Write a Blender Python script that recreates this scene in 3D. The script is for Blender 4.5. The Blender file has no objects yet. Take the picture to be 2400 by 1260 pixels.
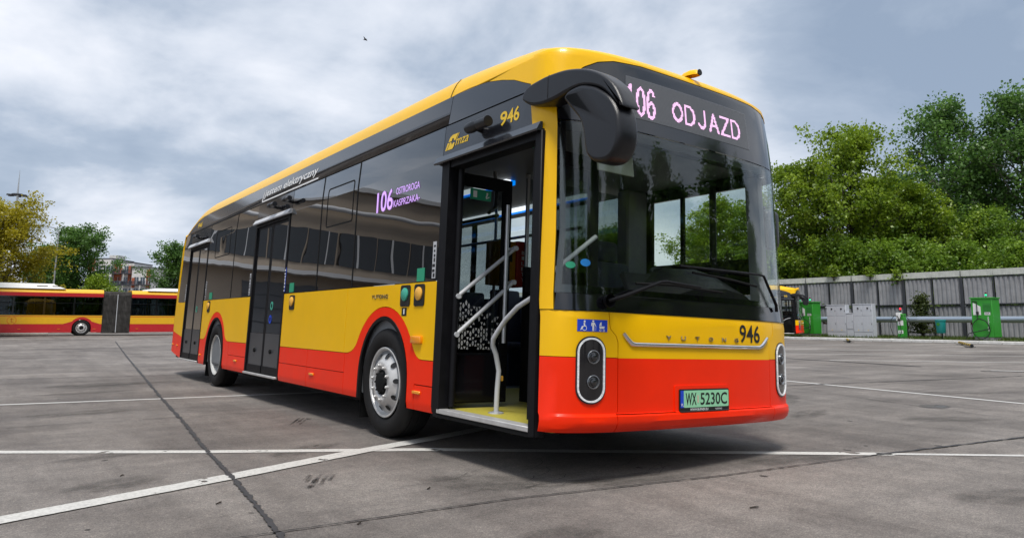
import bpy, bmesh, math, random
import numpy as np
from mathutils import Vector, Matrix, noise

# ================================================================ camera, sky, sun, exposure
sc = bpy.context.scene
COL = sc.collection
cam_d = bpy.data.cameras.new('camera')
cam = bpy.data.objects.new('camera', cam_d); COL.objects.link(cam)
cam_d.sensor_width = 36.0
cam_d.lens = 1681.48 / 2400 * 36.0
cam_d.shift_x = (1200 - 1205.0) / 2400
cam_d.shift_y = (510.7 - 630) / 2400
cam_d.clip_start = 0.05; cam_d.clip_end = 3000
_R = Vector((0.81065, -0.58553, 0.00321)); _U = Vector((-0.08529, -0.11265, 0.98997)); _F = Vector((0.57929, 0.80279, 0.14126))
cam.matrix_world = Matrix(((_R.x, _U.x, -_F.x, -4.10626), (_R.y, _U.y, -_F.y, -3.34904), (_R.z, _U.z, -_F.z, 1.02322), (0, 0, 0, 1)))
sc.camera = cam

SUN_EL, SUN_AZ = math.radians(66), math.radians(216)     # azimuth from +y clockwise: behind the camera
world = bpy.data.worlds.new('World'); sc.world = world; world.use_nodes = True
wn = world.node_tree.nodes; wl = world.node_tree.links
for n in list(wn): wn.remove(n)
w_out = wn.new('ShaderNodeOutputWorld'); w_bg = wn.new('ShaderNodeBackground'); w_bg.inputs[1].default_value = 0.066
sky = wn.new('ShaderNodeTexSky'); sky.sky_type = 'NISHITA'; sky.sun_disc = False
sky.sun_elevation = SUN_EL; sky.sun_rotation = SUN_AZ; sky.air_density = 1.0; sky.dust_density = 2.0
tc = wn.new('ShaderNodeTexCoord'); sep = wn.new('ShaderNodeSeparateXYZ')
wl.new(tc.outputs['Generated'], sep.inputs[0])
def wmath(op, a, b=None):
    n = wn.new('ShaderNodeMath'); n.operation = op
    for i, v in enumerate((a, b)):
        if v is None: continue
        if isinstance(v, (int, float)): n.inputs[i].default_value = v
        else: wl.new(v, n.inputs[i])
    return n.outputs[0]
den = wmath('ADD', wmath('MAXIMUM', sep.outputs[2], 0.0), 0.26)
cmb = wn.new('ShaderNodeCombineXYZ')
wl.new(wmath('DIVIDE', sep.outputs[0], den), cmb.inputs[0]); wl.new(wmath('DIVIDE', sep.outputs[1], den), cmb.inputs[1])
def wnoise(scale, detail, rough, off, dist=0.0):
    mp = wn.new('ShaderNodeMapping'); mp.inputs['Location'].default_value = off; mp.inputs['Scale'].default_value = (1.0, 1.0, 1.0)
    wl.new(cmb.outputs[0], mp.inputs[0])
    n = wn.new('ShaderNodeTexNoise'); n.inputs['Scale'].default_value = scale; n.inputs['Detail'].default_value = detail
    n.inputs['Roughness'].default_value = rough; n.inputs['Distortion'].default_value = dist
    wl.new(mp.outputs[0], n.inputs['Vector']); return n.outputs[0]
def wramp(v, stops):
    r = wn.new('ShaderNodeValToRGB'); wl.new(v, r.inputs[0])
    e = r.color_ramp.elements
    e[0].position, e[0].color = stops[0][0], (*stops[0][1], 1)
    e[1].position, e[1].color = stops[-1][0], (*stops[-1][1], 1)
    for p, c in stops[1:-1]:
        q = e.new(p); q.color = (*c, 1)
    return r.outputs[0]
n1 = wnoise(0.75, 6, 0.52, (1.3, 4.2, 0), 0.4)
n2 = wnoise(1.9, 8, 0.56, (7.3, 2.2, 0), 0.2)
nsum = wmath('ADD', wmath('MULTIPLY', n1, 0.58), wmath('MULTIPLY', n2, 0.42))
cloud = wramp(nsum, [(0.37, (2.2, 2.75, 3.6)), (0.45, (3.1, 3.65, 4.5)), (0.52, (4.8, 5.2, 5.9)), (0.60, (6.3, 6.5, 7.0))])
cover = wramp(nsum, [(0.36, (0.86,) * 3), (0.50, (0.97,) * 3)])
mixw = wn.new('ShaderNodeMix'); mixw.data_type = 'RGBA'
wl.new(cover, mixw.inputs[0]); wl.new(sky.outputs[0], mixw.inputs[6]); wl.new(cloud, mixw.inputs[7])
wl.new(mixw.outputs[2], w_bg.inputs[0]); wl.new(w_bg.outputs[0], w_out.inputs[0])

sun_d = bpy.data.lights.new('sun', 'SUN'); sun = bpy.data.objects.new('sun', sun_d); COL.objects.link(sun)
sun_d.energy = 1.5; sun_d.angle = math.radians(14); sun_d.color = (1.0, 0.96, 0.90)
_sd = Vector((math.sin(SUN_AZ) * math.cos(SUN_EL), math.cos(SUN_AZ) * math.cos(SUN_EL), math.sin(SUN_EL)))
sun.rotation_euler = _sd.to_track_quat('Z', 'Y').to_euler(); sun.location = (-20, -25, 40)
sc.view_settings.view_transform = 'Standard'; sc.view_settings.look = 'None'
sc.view_settings.exposure = 1.2; sc.view_settings.gamma = 1.0; sc.view_settings.use_curve_mapping = False
sc.render.engine = 'CYCLES'
sc.cycles.max_bounces = 8; sc.cycles.transparent_max_bounces = 16; sc.cycles.glossy_bounces = 4; sc.cycles.transmission_bounces = 4
sc.cycles.use_denoising = True; sc.cycles.caustics_reflective = False; sc.cycles.caustics_refractive = False

# ================================================================ helpers
class Mat:
    cache = {}
def mat(name, col, rough=0.5, metal=0.0, coat=0.0, var=0.0, vscale=6.0, bump=0.0, bscale=40.0, emit=None, estr=0.0, spec=0.5, var2=None):
    if name in Mat.cache: return Mat.cache[name]
    m = bpy.data.materials.new(name); m.use_nodes = True
    nt = m.node_tree; b = nt.nodes['Principled BSDF']
    b.inputs['Base Color'].default_value = (*col, 1); b.inputs['Roughness'].default_value = rough
    b.inputs['Metallic'].default_value = metal; b.inputs['Coat Weight'].default_value = coat; b.inputs['Coat Roughness'].default_value = 0.06
    b.inputs['Specular IOR Level'].default_value = spec
    if emit: b.inputs['Emission Color'].default_value = (*emit, 1); b.inputs['Emission Strength'].default_value = estr
    if var or bump:
        t = nt.nodes.new('ShaderNodeTexCoord')
        if var:
            n = nt.nodes.new('ShaderNodeTexNoise'); n.inputs['Scale'].default_value = vscale; n.inputs['Detail'].default_value = 6; n.inputs['Roughness'].default_value = 0.65
            nt.links.new(t.outputs['Object'], n.inputs['Vector'])
            r = nt.nodes.new('ShaderNodeValToRGB'); nt.links.new(n.outputs[0], r.inputs[0])
            lo = tuple(max(0, c * (1 - var)) for c in col); hi = tuple(min(1, c * (1 + var)) for c in (var2 or col))
            r.color_ramp.elements[0].position = 0.3; r.color_ramp.elements[0].color = (*lo, 1)
            r.color_ramp.elements[1].position = 0.7; r.color_ramp.elements[1].color = (*hi, 1)
            nt.links.new(r.outputs[0], b.inputs['Base Color'])
            mr = nt.nodes.new('ShaderNodeMapRange'); mr.inputs[3].default_value = max(0.02, rough * (1 - 0.25)); mr.inputs[4].default_value = min(1, rough * 1.25)
            nt.links.new(n.outputs[0], mr.inputs[0]); nt.links.new(mr.outputs[0], b.inputs['Roughness'])
        if bump:
            n2 = nt.nodes.new('ShaderNodeTexNoise'); n2.inputs['Scale'].default_value = bscale; n2.inputs['Detail'].default_value = 4
            nt.links.new(t.outputs['Object'], n2.inputs['Vector'])
            bp = nt.nodes.new('ShaderNodeBump'); bp.inputs['Strength'].default_value = bump; bp.inputs['Distance'].default_value = 0.02
            nt.links.new(n2.outputs[0], bp.inputs['Height']); nt.links.new(bp.outputs[0], b.inputs['Normal'])
    Mat.cache[name] = m; return m
def glass(name, tint, ior=1.5, rough=0.0, wave=0.0, wscale=1.3, gain=1.0):
    m = bpy.data.materials.new(name); m.use_nodes = True; nt = m.node_tree
    for n in list(nt.nodes): nt.nodes.remove(n)
    o = nt.nodes.new('ShaderNodeOutputMaterial'); mx = nt.nodes.new('ShaderNodeMixShader')
    tr = nt.nodes.new('ShaderNodeBsdfTransparent'); tr.inputs[0].default_value = (*tint, 1)
    gl = nt.nodes.new('ShaderNodeBsdfGlossy'); gl.inputs['Roughness'].default_value = rough
    lw = nt.nodes.new('ShaderNodeLayerWeight'); lw.inputs[0].default_value = 0.5
    pw = nt.nodes.new('ShaderNodeMath'); pw.operation = 'POWER'; pw.inputs[1].default_value = 4.0
    nt.links.new(lw.outputs['Facing'], pw.inputs[0])
    r0 = ((ior - 1) / (ior + 1)) ** 2
    fr = nt.nodes.new('ShaderNodeMapRange'); fr.inputs[3].default_value = r0; fr.inputs[4].default_value = 0.95
    nt.links.new(pw.outputs[0], fr.inputs[0])
    if wave:
        t = nt.nodes.new('ShaderNodeTexCoord'); n = nt.nodes.new('ShaderNodeTexNoise'); n.inputs['Scale'].default_value = wscale; n.inputs['Detail'].default_value = 1.5
        nt.links.new(t.outputs['Object'], n.inputs['Vector'])
        bp = nt.nodes.new('ShaderNodeBump'); bp.inputs['Strength'].default_value = 1.0; bp.inputs['Distance'].default_value = wave
        nt.links.new(n.outputs[0], bp.inputs['Height']); nt.links.new(bp.outputs[0], gl.inputs['Normal'])
    mul = nt.nodes.new('ShaderNodeMath'); mul.operation = 'MULTIPLY'; mul.use_clamp = True; mul.inputs[1].default_value = gain
    nt.links.new(fr.outputs[0], mul.inputs[0])
    nt.links.new(mul.outputs[0], mx.inputs[0]); nt.links.new(tr.outputs[0], mx.inputs[1]); nt.links.new(gl.outputs[0], mx.inputs[2]); nt.links.new(mx.outputs[0], o.inputs[0])
    return m

def tag(o, label=None, category=None, group=None, kind=None):
    for k, v in (('label', label), ('category', category), ('group', group), ('kind', kind)):
        if v: o[k] = v
    return o
def empty(name, loc=(0, 0, 0), rz=0.0, parent=None):
    o = bpy.data.objects.new(name, None); o.empty_display_size = 0.3; COL.objects.link(o)
    o.location = loc; o.rotation_euler = (0, 0, rz); o.parent = parent
    return o
def link(name, me, parent=None, loc=None, rot=None):
    o = bpy.data.objects.new(name, me); COL.objects.link(o); o.parent = parent
    if loc is not None: o.location = loc
    if rot is not None: o.rotation_euler = rot
    return o
def mesh(name, verts, faces, m, smooth=40):
    me = bpy.data.meshes.new(name); me.from_pydata([tuple(v) for v in verts], [], faces)
    me.validate(verbose=False)
    if m: me.materials.append(m)
    if smooth:
        me.polygons.foreach_set('use_smooth', [True] * len(me.polygons))
        me.set_sharp_from_angle(angle=math.radians(smooth))
    me.update(); return me
class MB:
    def __init__(s): s.v = []; s.f = []
    def add(s, v, f):
        n = len(s.v); s.v += [tuple(p) for p in v]; s.f += [tuple(i + n for i in q) for q in f]; return s
    def box(s, c, size, rot=None, bevel=0.0, seg=1):
        bm = bmesh.new(); bmesh.ops.create_cube(bm, size=1.0)
        bmesh.ops.scale(bm, vec=size, verts=bm.verts)
        if bevel: bmesh.ops.bevel(bm, geom=bm.edges[:], offset=bevel, segments=seg, affect='EDGES', profile=0.5)
        mt = Matrix.Translation(c)
        if rot is not None: mt = mt @ (rot.to_4x4() if hasattr(rot, 'to_4x4') else Matrix.Rotation(rot, 4, 'Z'))
        bm.verts.index_update()
        s.add([mt @ v.co for v in bm.verts], [[v.index for v in f.verts] for f in bm.faces]); bm.free(); return s
    def span(s, a, b, bevel=0.0, seg=1):
        return s.box([(p + q) / 2 for p, q in zip(a, b)], [abs(q - p) for p, q in zip(a, b)], None, bevel, seg)
    def tube(s, pts, r, n=10, caps=True):
        pts = [Vector(p) for p in pts]; rs = r if isinstance(r, (list, tuple)) else [r] * len(pts)
        rings = []; up = None
        for i, p in enumerate(pts):
            d = (pts[min(i + 1, len(pts) - 1)] - pts[max(i - 1, 0)]).normalized()
            if up is None:
                up = Vector((0, 0, 1)) if abs(d.z) < 0.9 else Vector((1, 0, 0))
            a = d.cross(up); a = a.normalized() if a.length > 1e-6 else d.orthogonal().normalized()
            b = a.cross(d).normalized(); up = b
            rings.append([p + (a * math.cos(2 * math.pi * k / n) + b * math.sin(2 * math.pi * k / n)) * rs[i] for k in range(n)])
        v = [q for r_ in rings for q in r_]; f = []
        for i in range(len(pts) - 1):
            for k in range(n):
                f.append((i * n + k, i * n + (k + 1) % n, (i + 1) * n + (k + 1) % n, (i + 1) * n + k))
        if caps: f.append(tuple(range(n))[::-1]); f.append(tuple((len(pts) - 1) * n + k for k in range(n)))
        return s.add(v, f)
    def lathe(s, prof, n=32, axis='X', c=(0, 0, 0), closed=False):
        """prof: (along, radius)"""
        v = []
        for a, r in prof:
            for k in range(n):
                t = 2 * math.pi * k / n; p, q = r * math.cos(t), r * math.sin(t)
                v.append({'X': (c[0] + a, c[1] + p, c[2] + q), 'Y': (c[0] + q, c[1] + a, c[2] + p), 'Z': (c[0] + p, c[1] + q, c[2] + a)}[axis])
        f = []
        for i in range(len(prof) - 1):
            for k in range(n): f.append((i * n + k, i * n + (k + 1) % n, (i + 1) * n + (k + 1) % n, (i + 1) * n + k))
        return s.add(v, f)
    def prism(s, pts2, lo, hi, fn):
        """outline pts2 extruded from lo to hi; fn(u, v, w) -> point"""
        n = len(pts2)
        v = [fn(u, w, lo) for u, w in pts2] + [fn(u, w, hi) for u, w in pts2]
        f = [tuple(range(n))[::-1], tuple(range(n, 2 * n))] + [(i, (i + 1) % n, n + (i + 1) % n, n + i) for i in range(n)]
        return s.add(v, f)
    def mesh(s, name, m, smooth=40): return mesh(name, s.v, s.f, m, smooth)
    def build(s, name, m, parent=None, smooth=40, loc=None, rot=None, fix=False):
        me = s.mesh(name, m, smooth)
        if fix:
            bm = bmesh.new(); bm.from_mesh(me); bmesh.ops.recalc_face_normals(bm, faces=bm.faces); bm.to_mesh(me); bm.free()
        return link(name, me, parent, loc, rot)
def copy_tree(o, parent=None, skip=()):
    c = o.copy(); COL.objects.link(c); c.parent = parent
    for ch in list(o.children):
        if ch.name.split('.')[0] in skip: continue
        copy_tree(ch, c, skip)
    return c
def flat(u, v, w): return (u, v, w)

_tc = {}
def text_poly(txt, bold=0.0):
    if (txt, bold) in _tc: return _tc[(txt, bold)]
    cu = bpy.data.curves.new('t', 'FONT'); cu.body = txt; cu.size = 1.0; cu.offset = bold; cu.resolution_u = 3
    ob = bpy.data.objects.new('t', cu); COL.objects.link(ob)
    dg = bpy.context.evaluated_depsgraph_get(); dg.update()
    me = bpy.data.meshes.new_from_object(ob.evaluated_get(dg))
    v = [(p.co.x, p.co.y) for p in me.vertices]; f = [tuple(p.vertices) for p in me.polygons]
    bpy.data.objects.remove(ob); bpy.data.curves.remove(cu); bpy.data.meshes.remove(me)
    x0, x1 = min(p[0] for p in v), max(p[0] for p in v); y0, y1 = min(p[1] for p in v), max(p[1] for p in v)
    v = [((p[0] - x0) / (x1 - x0), (p[1] - y0) / (y1 - y0)) for p in v]
    _tc[(txt, bold)] = (v, f); return v, f
def text_on(name, txt, m, parent, u0, v0, w, h, fn, off=0.003, bold=0.0, shear=0.0, depth=0.0, smooth=30):
    """lettering laid on a surface fn(u, v, off) inside the box u0..u0+w, v0..v0+h"""
    v2, f = text_poly(txt, bold)
    tri = [fn(u0 + a * w + shear * b * h, v0 + b * h, off) for a, b in v2]
    mb = MB(); mb.add(tri, f)
    if depth:
        n = len(v2); back = [fn(u0 + a * w + shear * b * h, v0 + b * h, off - depth) for a, b in v2]
        cnt = {}
        for q in f:
            for i in range(len(q)):
                e = (q[i], q[(i + 1) % len(q)]); cnt[e] = cnt.get(e, 0) + 1
        sides = [(b, a, a + n, b + n) for (a, b) in cnt if (b, a) not in cnt]
        mb = MB(); mb.add(tri + back, list(f) + sides)
    return mb.build(name, m, parent, smooth)
# ---------------------------------------------------------------- bus skin
# bus frame: x across (door side negative), y backwards from the nose, z up
HALF, NOSE, DEPTH, NEXP = 1.275, 0.07, 0.36, 3.2
TAIL, RDEPTH = 12.10, 0.34

def lerp(a, b, t): return a + (b - a) * t
def table(pts, v):
    if v <= pts[0][0]: return pts[0][1]
    for (a, b), (c, d) in zip(pts, pts[1:]):
        if v <= c: return b + (d - b) * (v - a) / (c - a)
    return pts[-1][1]

def _arc(depth, n, N=240):
    out = []; L = 0; prev = None
    for i in range(N + 1):
        # denser near the flat middle of the nose
        th = math.pi / 2 * i / N
        sx = math.sin(th) ** (2 / n); sy = math.cos(th) ** (2 / n) if i < N else 0.0
        x, y = HALF * sx, depth * (1 - sy)
        if prev: L += math.hypot(x - prev[0], y - prev[1])
        out.append((L, sx, sy)); prev = (x, y)
    return out
FARC = _arc(DEPTH, NEXP); SC = FARC[-1][0]
RARC = _arc(RDEPTH, 3.0); RSC = RARC[-1][0]
YC = NOSE + DEPTH                 # where the nose curve meets the flat side
YR = TAIL - RDEPTH
SIDE_END = SC + (YR - YC)
def _look(tab, L):
    lo, hi = 0, len(tab) - 1
    if L >= tab[hi][0]: return tab[hi][1:]
    while hi - lo > 1:
        m = (lo + hi) // 2
        if tab[m][0] <= L: lo = m
        else: hi = m
    t = (L - tab[lo][0]) / max(1e-9, tab[hi][0] - tab[lo][0])
    return lerp(tab[lo][1], tab[hi][1], t), lerp(tab[lo][2], tab[hi][2], t)

def d_side(z):  return table([(0.30, 0.012), (0.36, 0.0), (2.35, 0.0), (2.63, 0.018), (2.885, 0.055), (2.95, 0.08)], z)
def d_front(z): return table([(0.30, 0.06), (0.335, 0.02), (0.36, -0.012), (0.40, -0.03), (0.436, -0.026), (0.452, 0.0), (1.05, 0.0), (1.09, 0.006), (1.2, 0.02), (2.34, 0.072), (2.86, 0.115), (2.95, 0.135)], z)
def d_rear(z):  return table([(0.30, 0.06), (0.5, 0.0), (1.4, 0.0), (2.5, 0.12), (2.9, 0.25)], z)

def SY(y, side=-1):
    """skin coordinate of a point at distance y on the flat side"""
    return side * (SC + (y - YC))
def skin0(s, z):
    sg = -1 if s < 0 else 1; t = abs(s)
    a = HALF - d_side(z); yf = NOSE + d_front(z)
    if t <= SC:
        sx, sy = _look(FARC, t)
        if z < 0.46: yf = NOSE + (yf - NOSE) * max(0.0, sy) ** 0.7
        return sg * a * sx, yf + DEPTH * (1 - sy)
    if t <= SIDE_END:
        u = t - SC
        y = YC + u + (yf - NOSE) * max(0.0, 1 - u / 0.35)
        y -= d_rear(z) * max(0.0, 1 - (SIDE_END - t) / 1.0)
        return sg * a, y
    sx, sy = _look(RARC, max(0.0, RSC - (t - SIDE_END)))
    return sg * a * sx, TAIL - d_rear(z) - RDEPTH * (1 - sy)
def rear_drop(y): return 0.0 if y < 9.8 else 0.36 * ((y - 9.8) / 2.0) ** 2.6
def skin(s, z, off=0.0):
    x, y = skin0(s, z)
    x1, y1 = skin0(s - 0.004, z); x2, y2 = skin0(s + 0.004, z)
    tx, ty = x2 - x1, y2 - y1
    L = math.hypot(tx, ty) or 1.0
    # outward normal: to the left of travel from the door side round the nose
    nx, ny = ty / L, -tx / L
    return (x + nx * off, y + ny * off, z)

ZCUT = [0.335, 0.36, 0.38, 0.40, 0.436, 0.452, 1.05, 1.09, 1.2, 1.6, 2.0, 2.34, 2.35, 2.5, 2.63, 2.75, 2.86, 2.885]
def arange(a, b, st):
    n = max(1, int(math.ceil((b - a) / st))); return [a + (b - a) * i / n for i in range(1, n)]
def fill2d(outer, holes=(), cuts_s=(), cuts_z=()):
    bm = bmesh.new(); edges = []
    for lp in [outer] + list(holes):
        vs = [bm.verts.new((p[0], p[1], 0)) for p in lp]
        for i in range(len(vs)): edges.append(bm.edges.new((vs[i], vs[(i + 1) % len(vs)])))
    bmesh.ops.triangle_fill(bm, edges=edges, use_beauty=True, use_dissolve=False)
    for q, no in [(c, (1, 0, 0)) for c in cuts_s] + [(c, (0, 1, 0)) for c in cuts_z]:
        co = (q, 0, 0) if no[0] else (0, q, 0)
        bmesh.ops.bisect_plane(bm, geom=bm.verts[:] + bm.edges[:] + bm.faces[:], dist=1e-5, plane_co=co, plane_no=no)
    bm.normal_update(); bm.verts.index_update()
    v = [(p.co.x, p.co.y) for p in bm.verts]
    f = []
    for q in bm.faces:
        ids = [p.index for p in q.verts]
        if q.normal.z < 0: ids.reverse()
        f.append(tuple(ids))
    bm.free(); return v, f
def patch(name, outer, m, parent, holes=(), off=0.0, thick=0.012, fn=None, ds=0.07, cz=True, smooth=30, round_=0.0):
    fn = fn or skin
    s0, s1 = min(p[0] for p in outer), max(p[0] for p in outer); z0, z1 = min(p[1] for p in outer), max(p[1] for p in outer)
    cs = []
    lo, hi = max(s0, -SC - 0.4), min(s1, SC + 0.4)
    if fn is skin and hi > lo: cs += arange(lo, hi, ds)
    for sg in (-1, 1):
        a, b = sorted((sg * (SIDE_END - 0.6), sg * (SIDE_END + RSC)))
        lo, hi = max(s0, a), min(s1, b)
        if fn is skin and hi > lo: cs += arange(lo, hi, 0.12)
    czs = [z for z in ZCUT if z0 + 1e-3 < z < z1 - 1e-3] if (cz and fn is skin) else []
    v, f = fill2d(outer, holes, cs, czs)
    n = len(v)
    cnt = {}
    for q in f:
        for i in range(len(q)):
            e = (q[i], q[(i + 1) % len(q)]); cnt[e] = cnt.get(e, 0) + 1
    top = [fn(a, b, off) for a, b in v]; bot = [fn(a, b, off - thick) for a, b in v]
    faces = list(f) + [tuple(i + n for i in q[::-1]) for q in f] + [(b, a, a + n, b + n) for (a, b) in cnt if (b, a) not in cnt]
    me = mesh(name, top + bot, faces, m, smooth)
    return link(name, me, parent)
def rect(a, b, c, d): return [(a, c), (b, c), (b, d), (a, d)]
def rrect(a, b, c, d, r, n=6):
    out = []
    for cx, cy, t0 in ((b - r, c + r, -90), (b - r, d - r, 0), (a + r, d - r, 90), (a + r, c + r, 180)):
        for k in range(n + 1):
            t = math.radians(t0 + 90 * k / n); out.append((cx + r * math.cos(t), cy + r * math.sin(t)))
    return out
def sd(pts, side=-1):
    """(y, z) outline on the flat side -> skin coordinates, kept counter-clockwise"""
    return [(SY(y, side), z) for y, z in pts]
def sdr(y0, y1, z0, z1, side=-1):
    a, b = sorted((SY(y0, side), SY(y1, side))); return rect(a, b, z0, z1)

# ================================================================ materials
M_YEL = mat('yellow_paint', (0.90, 0.505, 0.0005), 0.35, coat=0.15, var=0.03, vscale=3, spec=0.25, bump=0.12, bscale=1.6)
M_RED = mat('red_paint', (0.92, 0.026, 0.001), 0.35, coat=0.12, var=0.04, vscale=3, spec=0.2, bump=0.12, bscale=1.6)
M_BLK = mat('gloss_black', (0.006, 0.006, 0.008), 0.10, coat=0.8)
M_BAND = mat('charcoal_panel', (0.013, 0.014, 0.018), 0.18, coat=0.7, var=0.06, vscale=2)
M_FRM = mat('black_frame', (0.0055, 0.0055, 0.007), 0.5, var=0.3, vscale=9, spec=0.18)
M_RUB = mat('rubber', (0.006, 0.006, 0.006), 0.75, var=0.3, spec=0.2)
M_MIR = mat('mirror_plastic', (0.006, 0.0065, 0.009), 0.32, bump=0.12, bscale=260)
M_TYR = mat('tyre_rubber', (0.0085, 0.008, 0.008), 0.7, spec=0.3, var=0.35, vscale=14, bump=0.15, bscale=60)
M_ALU = mat('aluminium', (0.60, 0.59, 0.575), 0.40, metal=0.45, var=0.12, vscale=12)
M_STL = mat('steel_rail', (0.56, 0.57, 0.59), 0.34, metal=0.55)
M_CHR = mat('chrome', (0.75, 0.76, 0.78), 0.08, metal=1.0)
M_DRK = mat('dark_interior', (0.012, 0.012, 0.014), 0.6, var=0.2, spec=0.3)
M_GRY = mat('grey_trim', (0.17, 0.18, 0.19), 0.55, var=0.1)
M_LGY = mat('pale_trim', (0.50, 0.51, 0.53), 0.45)
M_FLR = mat('yellow_floor', (0.42, 0.36, 0.045), 0.6, var=0.15, vscale=40)
M_CEIL = mat('ceiling_trim', (0.07, 0.075, 0.085), 0.5)
M_SEAT = mat('seat_fabric', (0.03, 0.035, 0.06), 0.8, var=0.3, vscale=30)
M_WHT = mat('white_paint', (0.78, 0.78, 0.77), 0.5)
M_ORG = mat('orange_lens', (0.85, 0.30, 0.01), 0.25, coat=0.5)
M_AMB = mat('amber_button', (0.80, 0.42, 0.06), 0.4)
M_GRN = mat('green_button', (0.05, 0.36, 0.26), 0.4)
M_BLU = mat('blue_print', (0.01, 0.06, 0.55), 0.4)
M_GST = mat('green_sticker', (0.02, 0.30, 0.16), 0.5)
M_YTX = mat('yellow_print', (0.80, 0.52, 0.02), 0.45)
M_BTX = mat('black_print', (0.008, 0.008, 0.008), 0.45)
M_PLT = mat('plate_green', (0.30, 0.66, 0.40), 0.4)
M_LED = mat('led_pixels', (0.9, 0.6, 0.85), 0.5, emit=(1.0, 0.52, 0.90), estr=0.5)
M_LED2 = mat('led_pixels_violet', (0.6, 0.4, 0.9), 0.5, emit=(0.66, 0.34, 0.95), estr=0.28)
M_LEDW = mat('led_white', (0.58, 0.59, 0.60), 0.25, emit=(0.95, 0.98, 1.0), estr=0.09, bump=0.6, bscale=70)
M_CLW = mat('ceiling_lamp_white', (0.9, 0.9, 0.9), 0.5, emit=(0.9, 0.96, 1.0), estr=0.55)
M_CLB = mat('ceiling_lamp_blue', (0.0, 0.2, 0.9), 0.5, emit=(0.0, 0.25, 1.0), estr=0.4)
M_DSP = mat('display_matrix', (0.085, 0.09, 0.10), 0.35, coat=0.6)
G_WS = glass('windscreen_glass', (0.93, 0.96, 0.94), 1.52, gain=1.1)
G_SIDE = glass('tinted_side_glass', (0.035, 0.037, 0.043), 1.75, wave=0.005, wscale=0.9, gain=2.1)
G_LEFT = glass('clear_side_glass', (0.86, 0.90, 0.88), 1.45)
G_DOOR = glass('door_glass', (0.55, 0.58, 0.58), 1.5)
G_BG = glass('far_bus_glass', (0.42, 0.46, 0.48), 1.45)

# ================================================================ the city bus
ZK, ZB, ZW, ZS, ZT = 0.306, 0.708, 1.335, 2.63, 2.885
W1, W2 = 2.617, 8.598            # axle positions
TILT = 0.035

def arch_outer(yc, y_in, y_out, r=0.645, zc=0.5, zb=ZB):
    """yellow/red boundary from the front side of an arch to the rear side, as (y, z); the flanks flare into the belt line"""
    a0 = math.radians(32); za = zc + r * math.sin(a0); yk = math.sqrt(r * r - (zb - zc) ** 2)
    def bez(p, c, q): return [tuple((1 - t) ** 2 * p[i] + 2 * t * (1 - t) * c[i] + t * t * q[i] for i in (0, 1)) for t in [k / 7 for k in range(8)]]
    pts = bez((y_in, zb), (yc - yk - 0.01, zb), (yc - r * math.cos(a0), za))
    pts += [(yc - r * math.cos(math.radians(t)), zc + r * math.sin(math.radians(t))) for t in range(38, 147, 7)]
    pts += bez((yc + r * math.cos(a0), za), (yc + yk + 0.01, zb), (y_out, zb))
    return pts
def arch_open(yc, rx, rz=0.56, zc=0.5, z0=ZK):
    pts = [(yc - rx, z0)]
    for t in range(0, 181, 9):
        a = math.radians(t); pts.append((yc - rx * math.cos(a), zc + rz * math.sin(a)))
    pts.append((yc + rx, z0)); return pts

def wheel_meshes():
    t = MB().lathe([(0.02, 0.30), (0.0, 0.315), (-0.02, 0.34), (-0.03, 0.39), (-0.022, 0.435), (0.0, 0.465), (0.03, 0.478), (0.055, 0.478), (0.056, 0.470), (0.066, 0.470), (0.067, 0.478), (0.12, 0.478), (0.121, 0.470), (0.131, 0.470), (0.132, 0.478), (0.22, 0.478), (0.25, 0.46), (0.27, 0.40), (0.26, 0.30)], 56).mesh('tyre', M_TYR)
    rim = MB().lathe([(0.03, 0.24), (0.012, 0.285), (-0.004, 0.302), (-0.014, 0.306), (-0.017, 0.300), (-0.012, 0.286), (0.008, 0.278), (0.02, 0.268), (0.012, 0.250), (-0.022, 0.205), (-0.042, 0.185), (-0.048, 0.165), (-0.048, 0.125), (-0.04, 0.115), (-0.02, 0.110)], 56).mesh('rim', M_ALU)
    bolt = MB().lathe([(0.0, 0.017), (-0.010, 0.017), (-0.011, 0.013), (-0.024, 0.012), (-0.028, 0.008), (-0.028, 0.0005)], 8).mesh('bolt', M_ALU)
    hub = MB().lathe([(0.0, 0.112), (-0.03, 0.108), (-0.045, 0.09), (-0.06, 0.085), (-0.066, 0.06), (-0.07, 0.0005)], 24)
    for k in range(8):
        a = k * math.pi / 4; hub.box((-0.05, 0.095 * math.cos(a), 0.095 * math.sin(a)), (0.02, 0.016, 0.016), None)
    hub = hub.mesh('hub_cap', M_RUB)
    hole = MB().lathe([(0.0, 0.0), (0.0, 0.026), (-0.003, 0.029), (-0.004, 0.031)], 16)
    hole = mesh('hand_hole', [(p[0], p[1], p[2] * 0.72) for p in hole.v], hole.f, M_BTX)
    dish = MB().lathe([(-0.014, 0.306), (-0.017, 0.300), (-0.008, 0.288), (0.02, 0.275), (0.06, 0.262), (0.09, 0.24), (0.105, 0.2), (0.10, 0.14), (0.06, 0.13), (0.05, 0.10), (0.03, 0.06), (0.03, 0.0005)], 48).mesh('rim', mat('rear_rim', (0.55, 0.54, 0.51), 0.4, metal=0.35, var=0.15))
    return t, rim, bolt, hub, hole, dish
WH = wheel_meshes()
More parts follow.
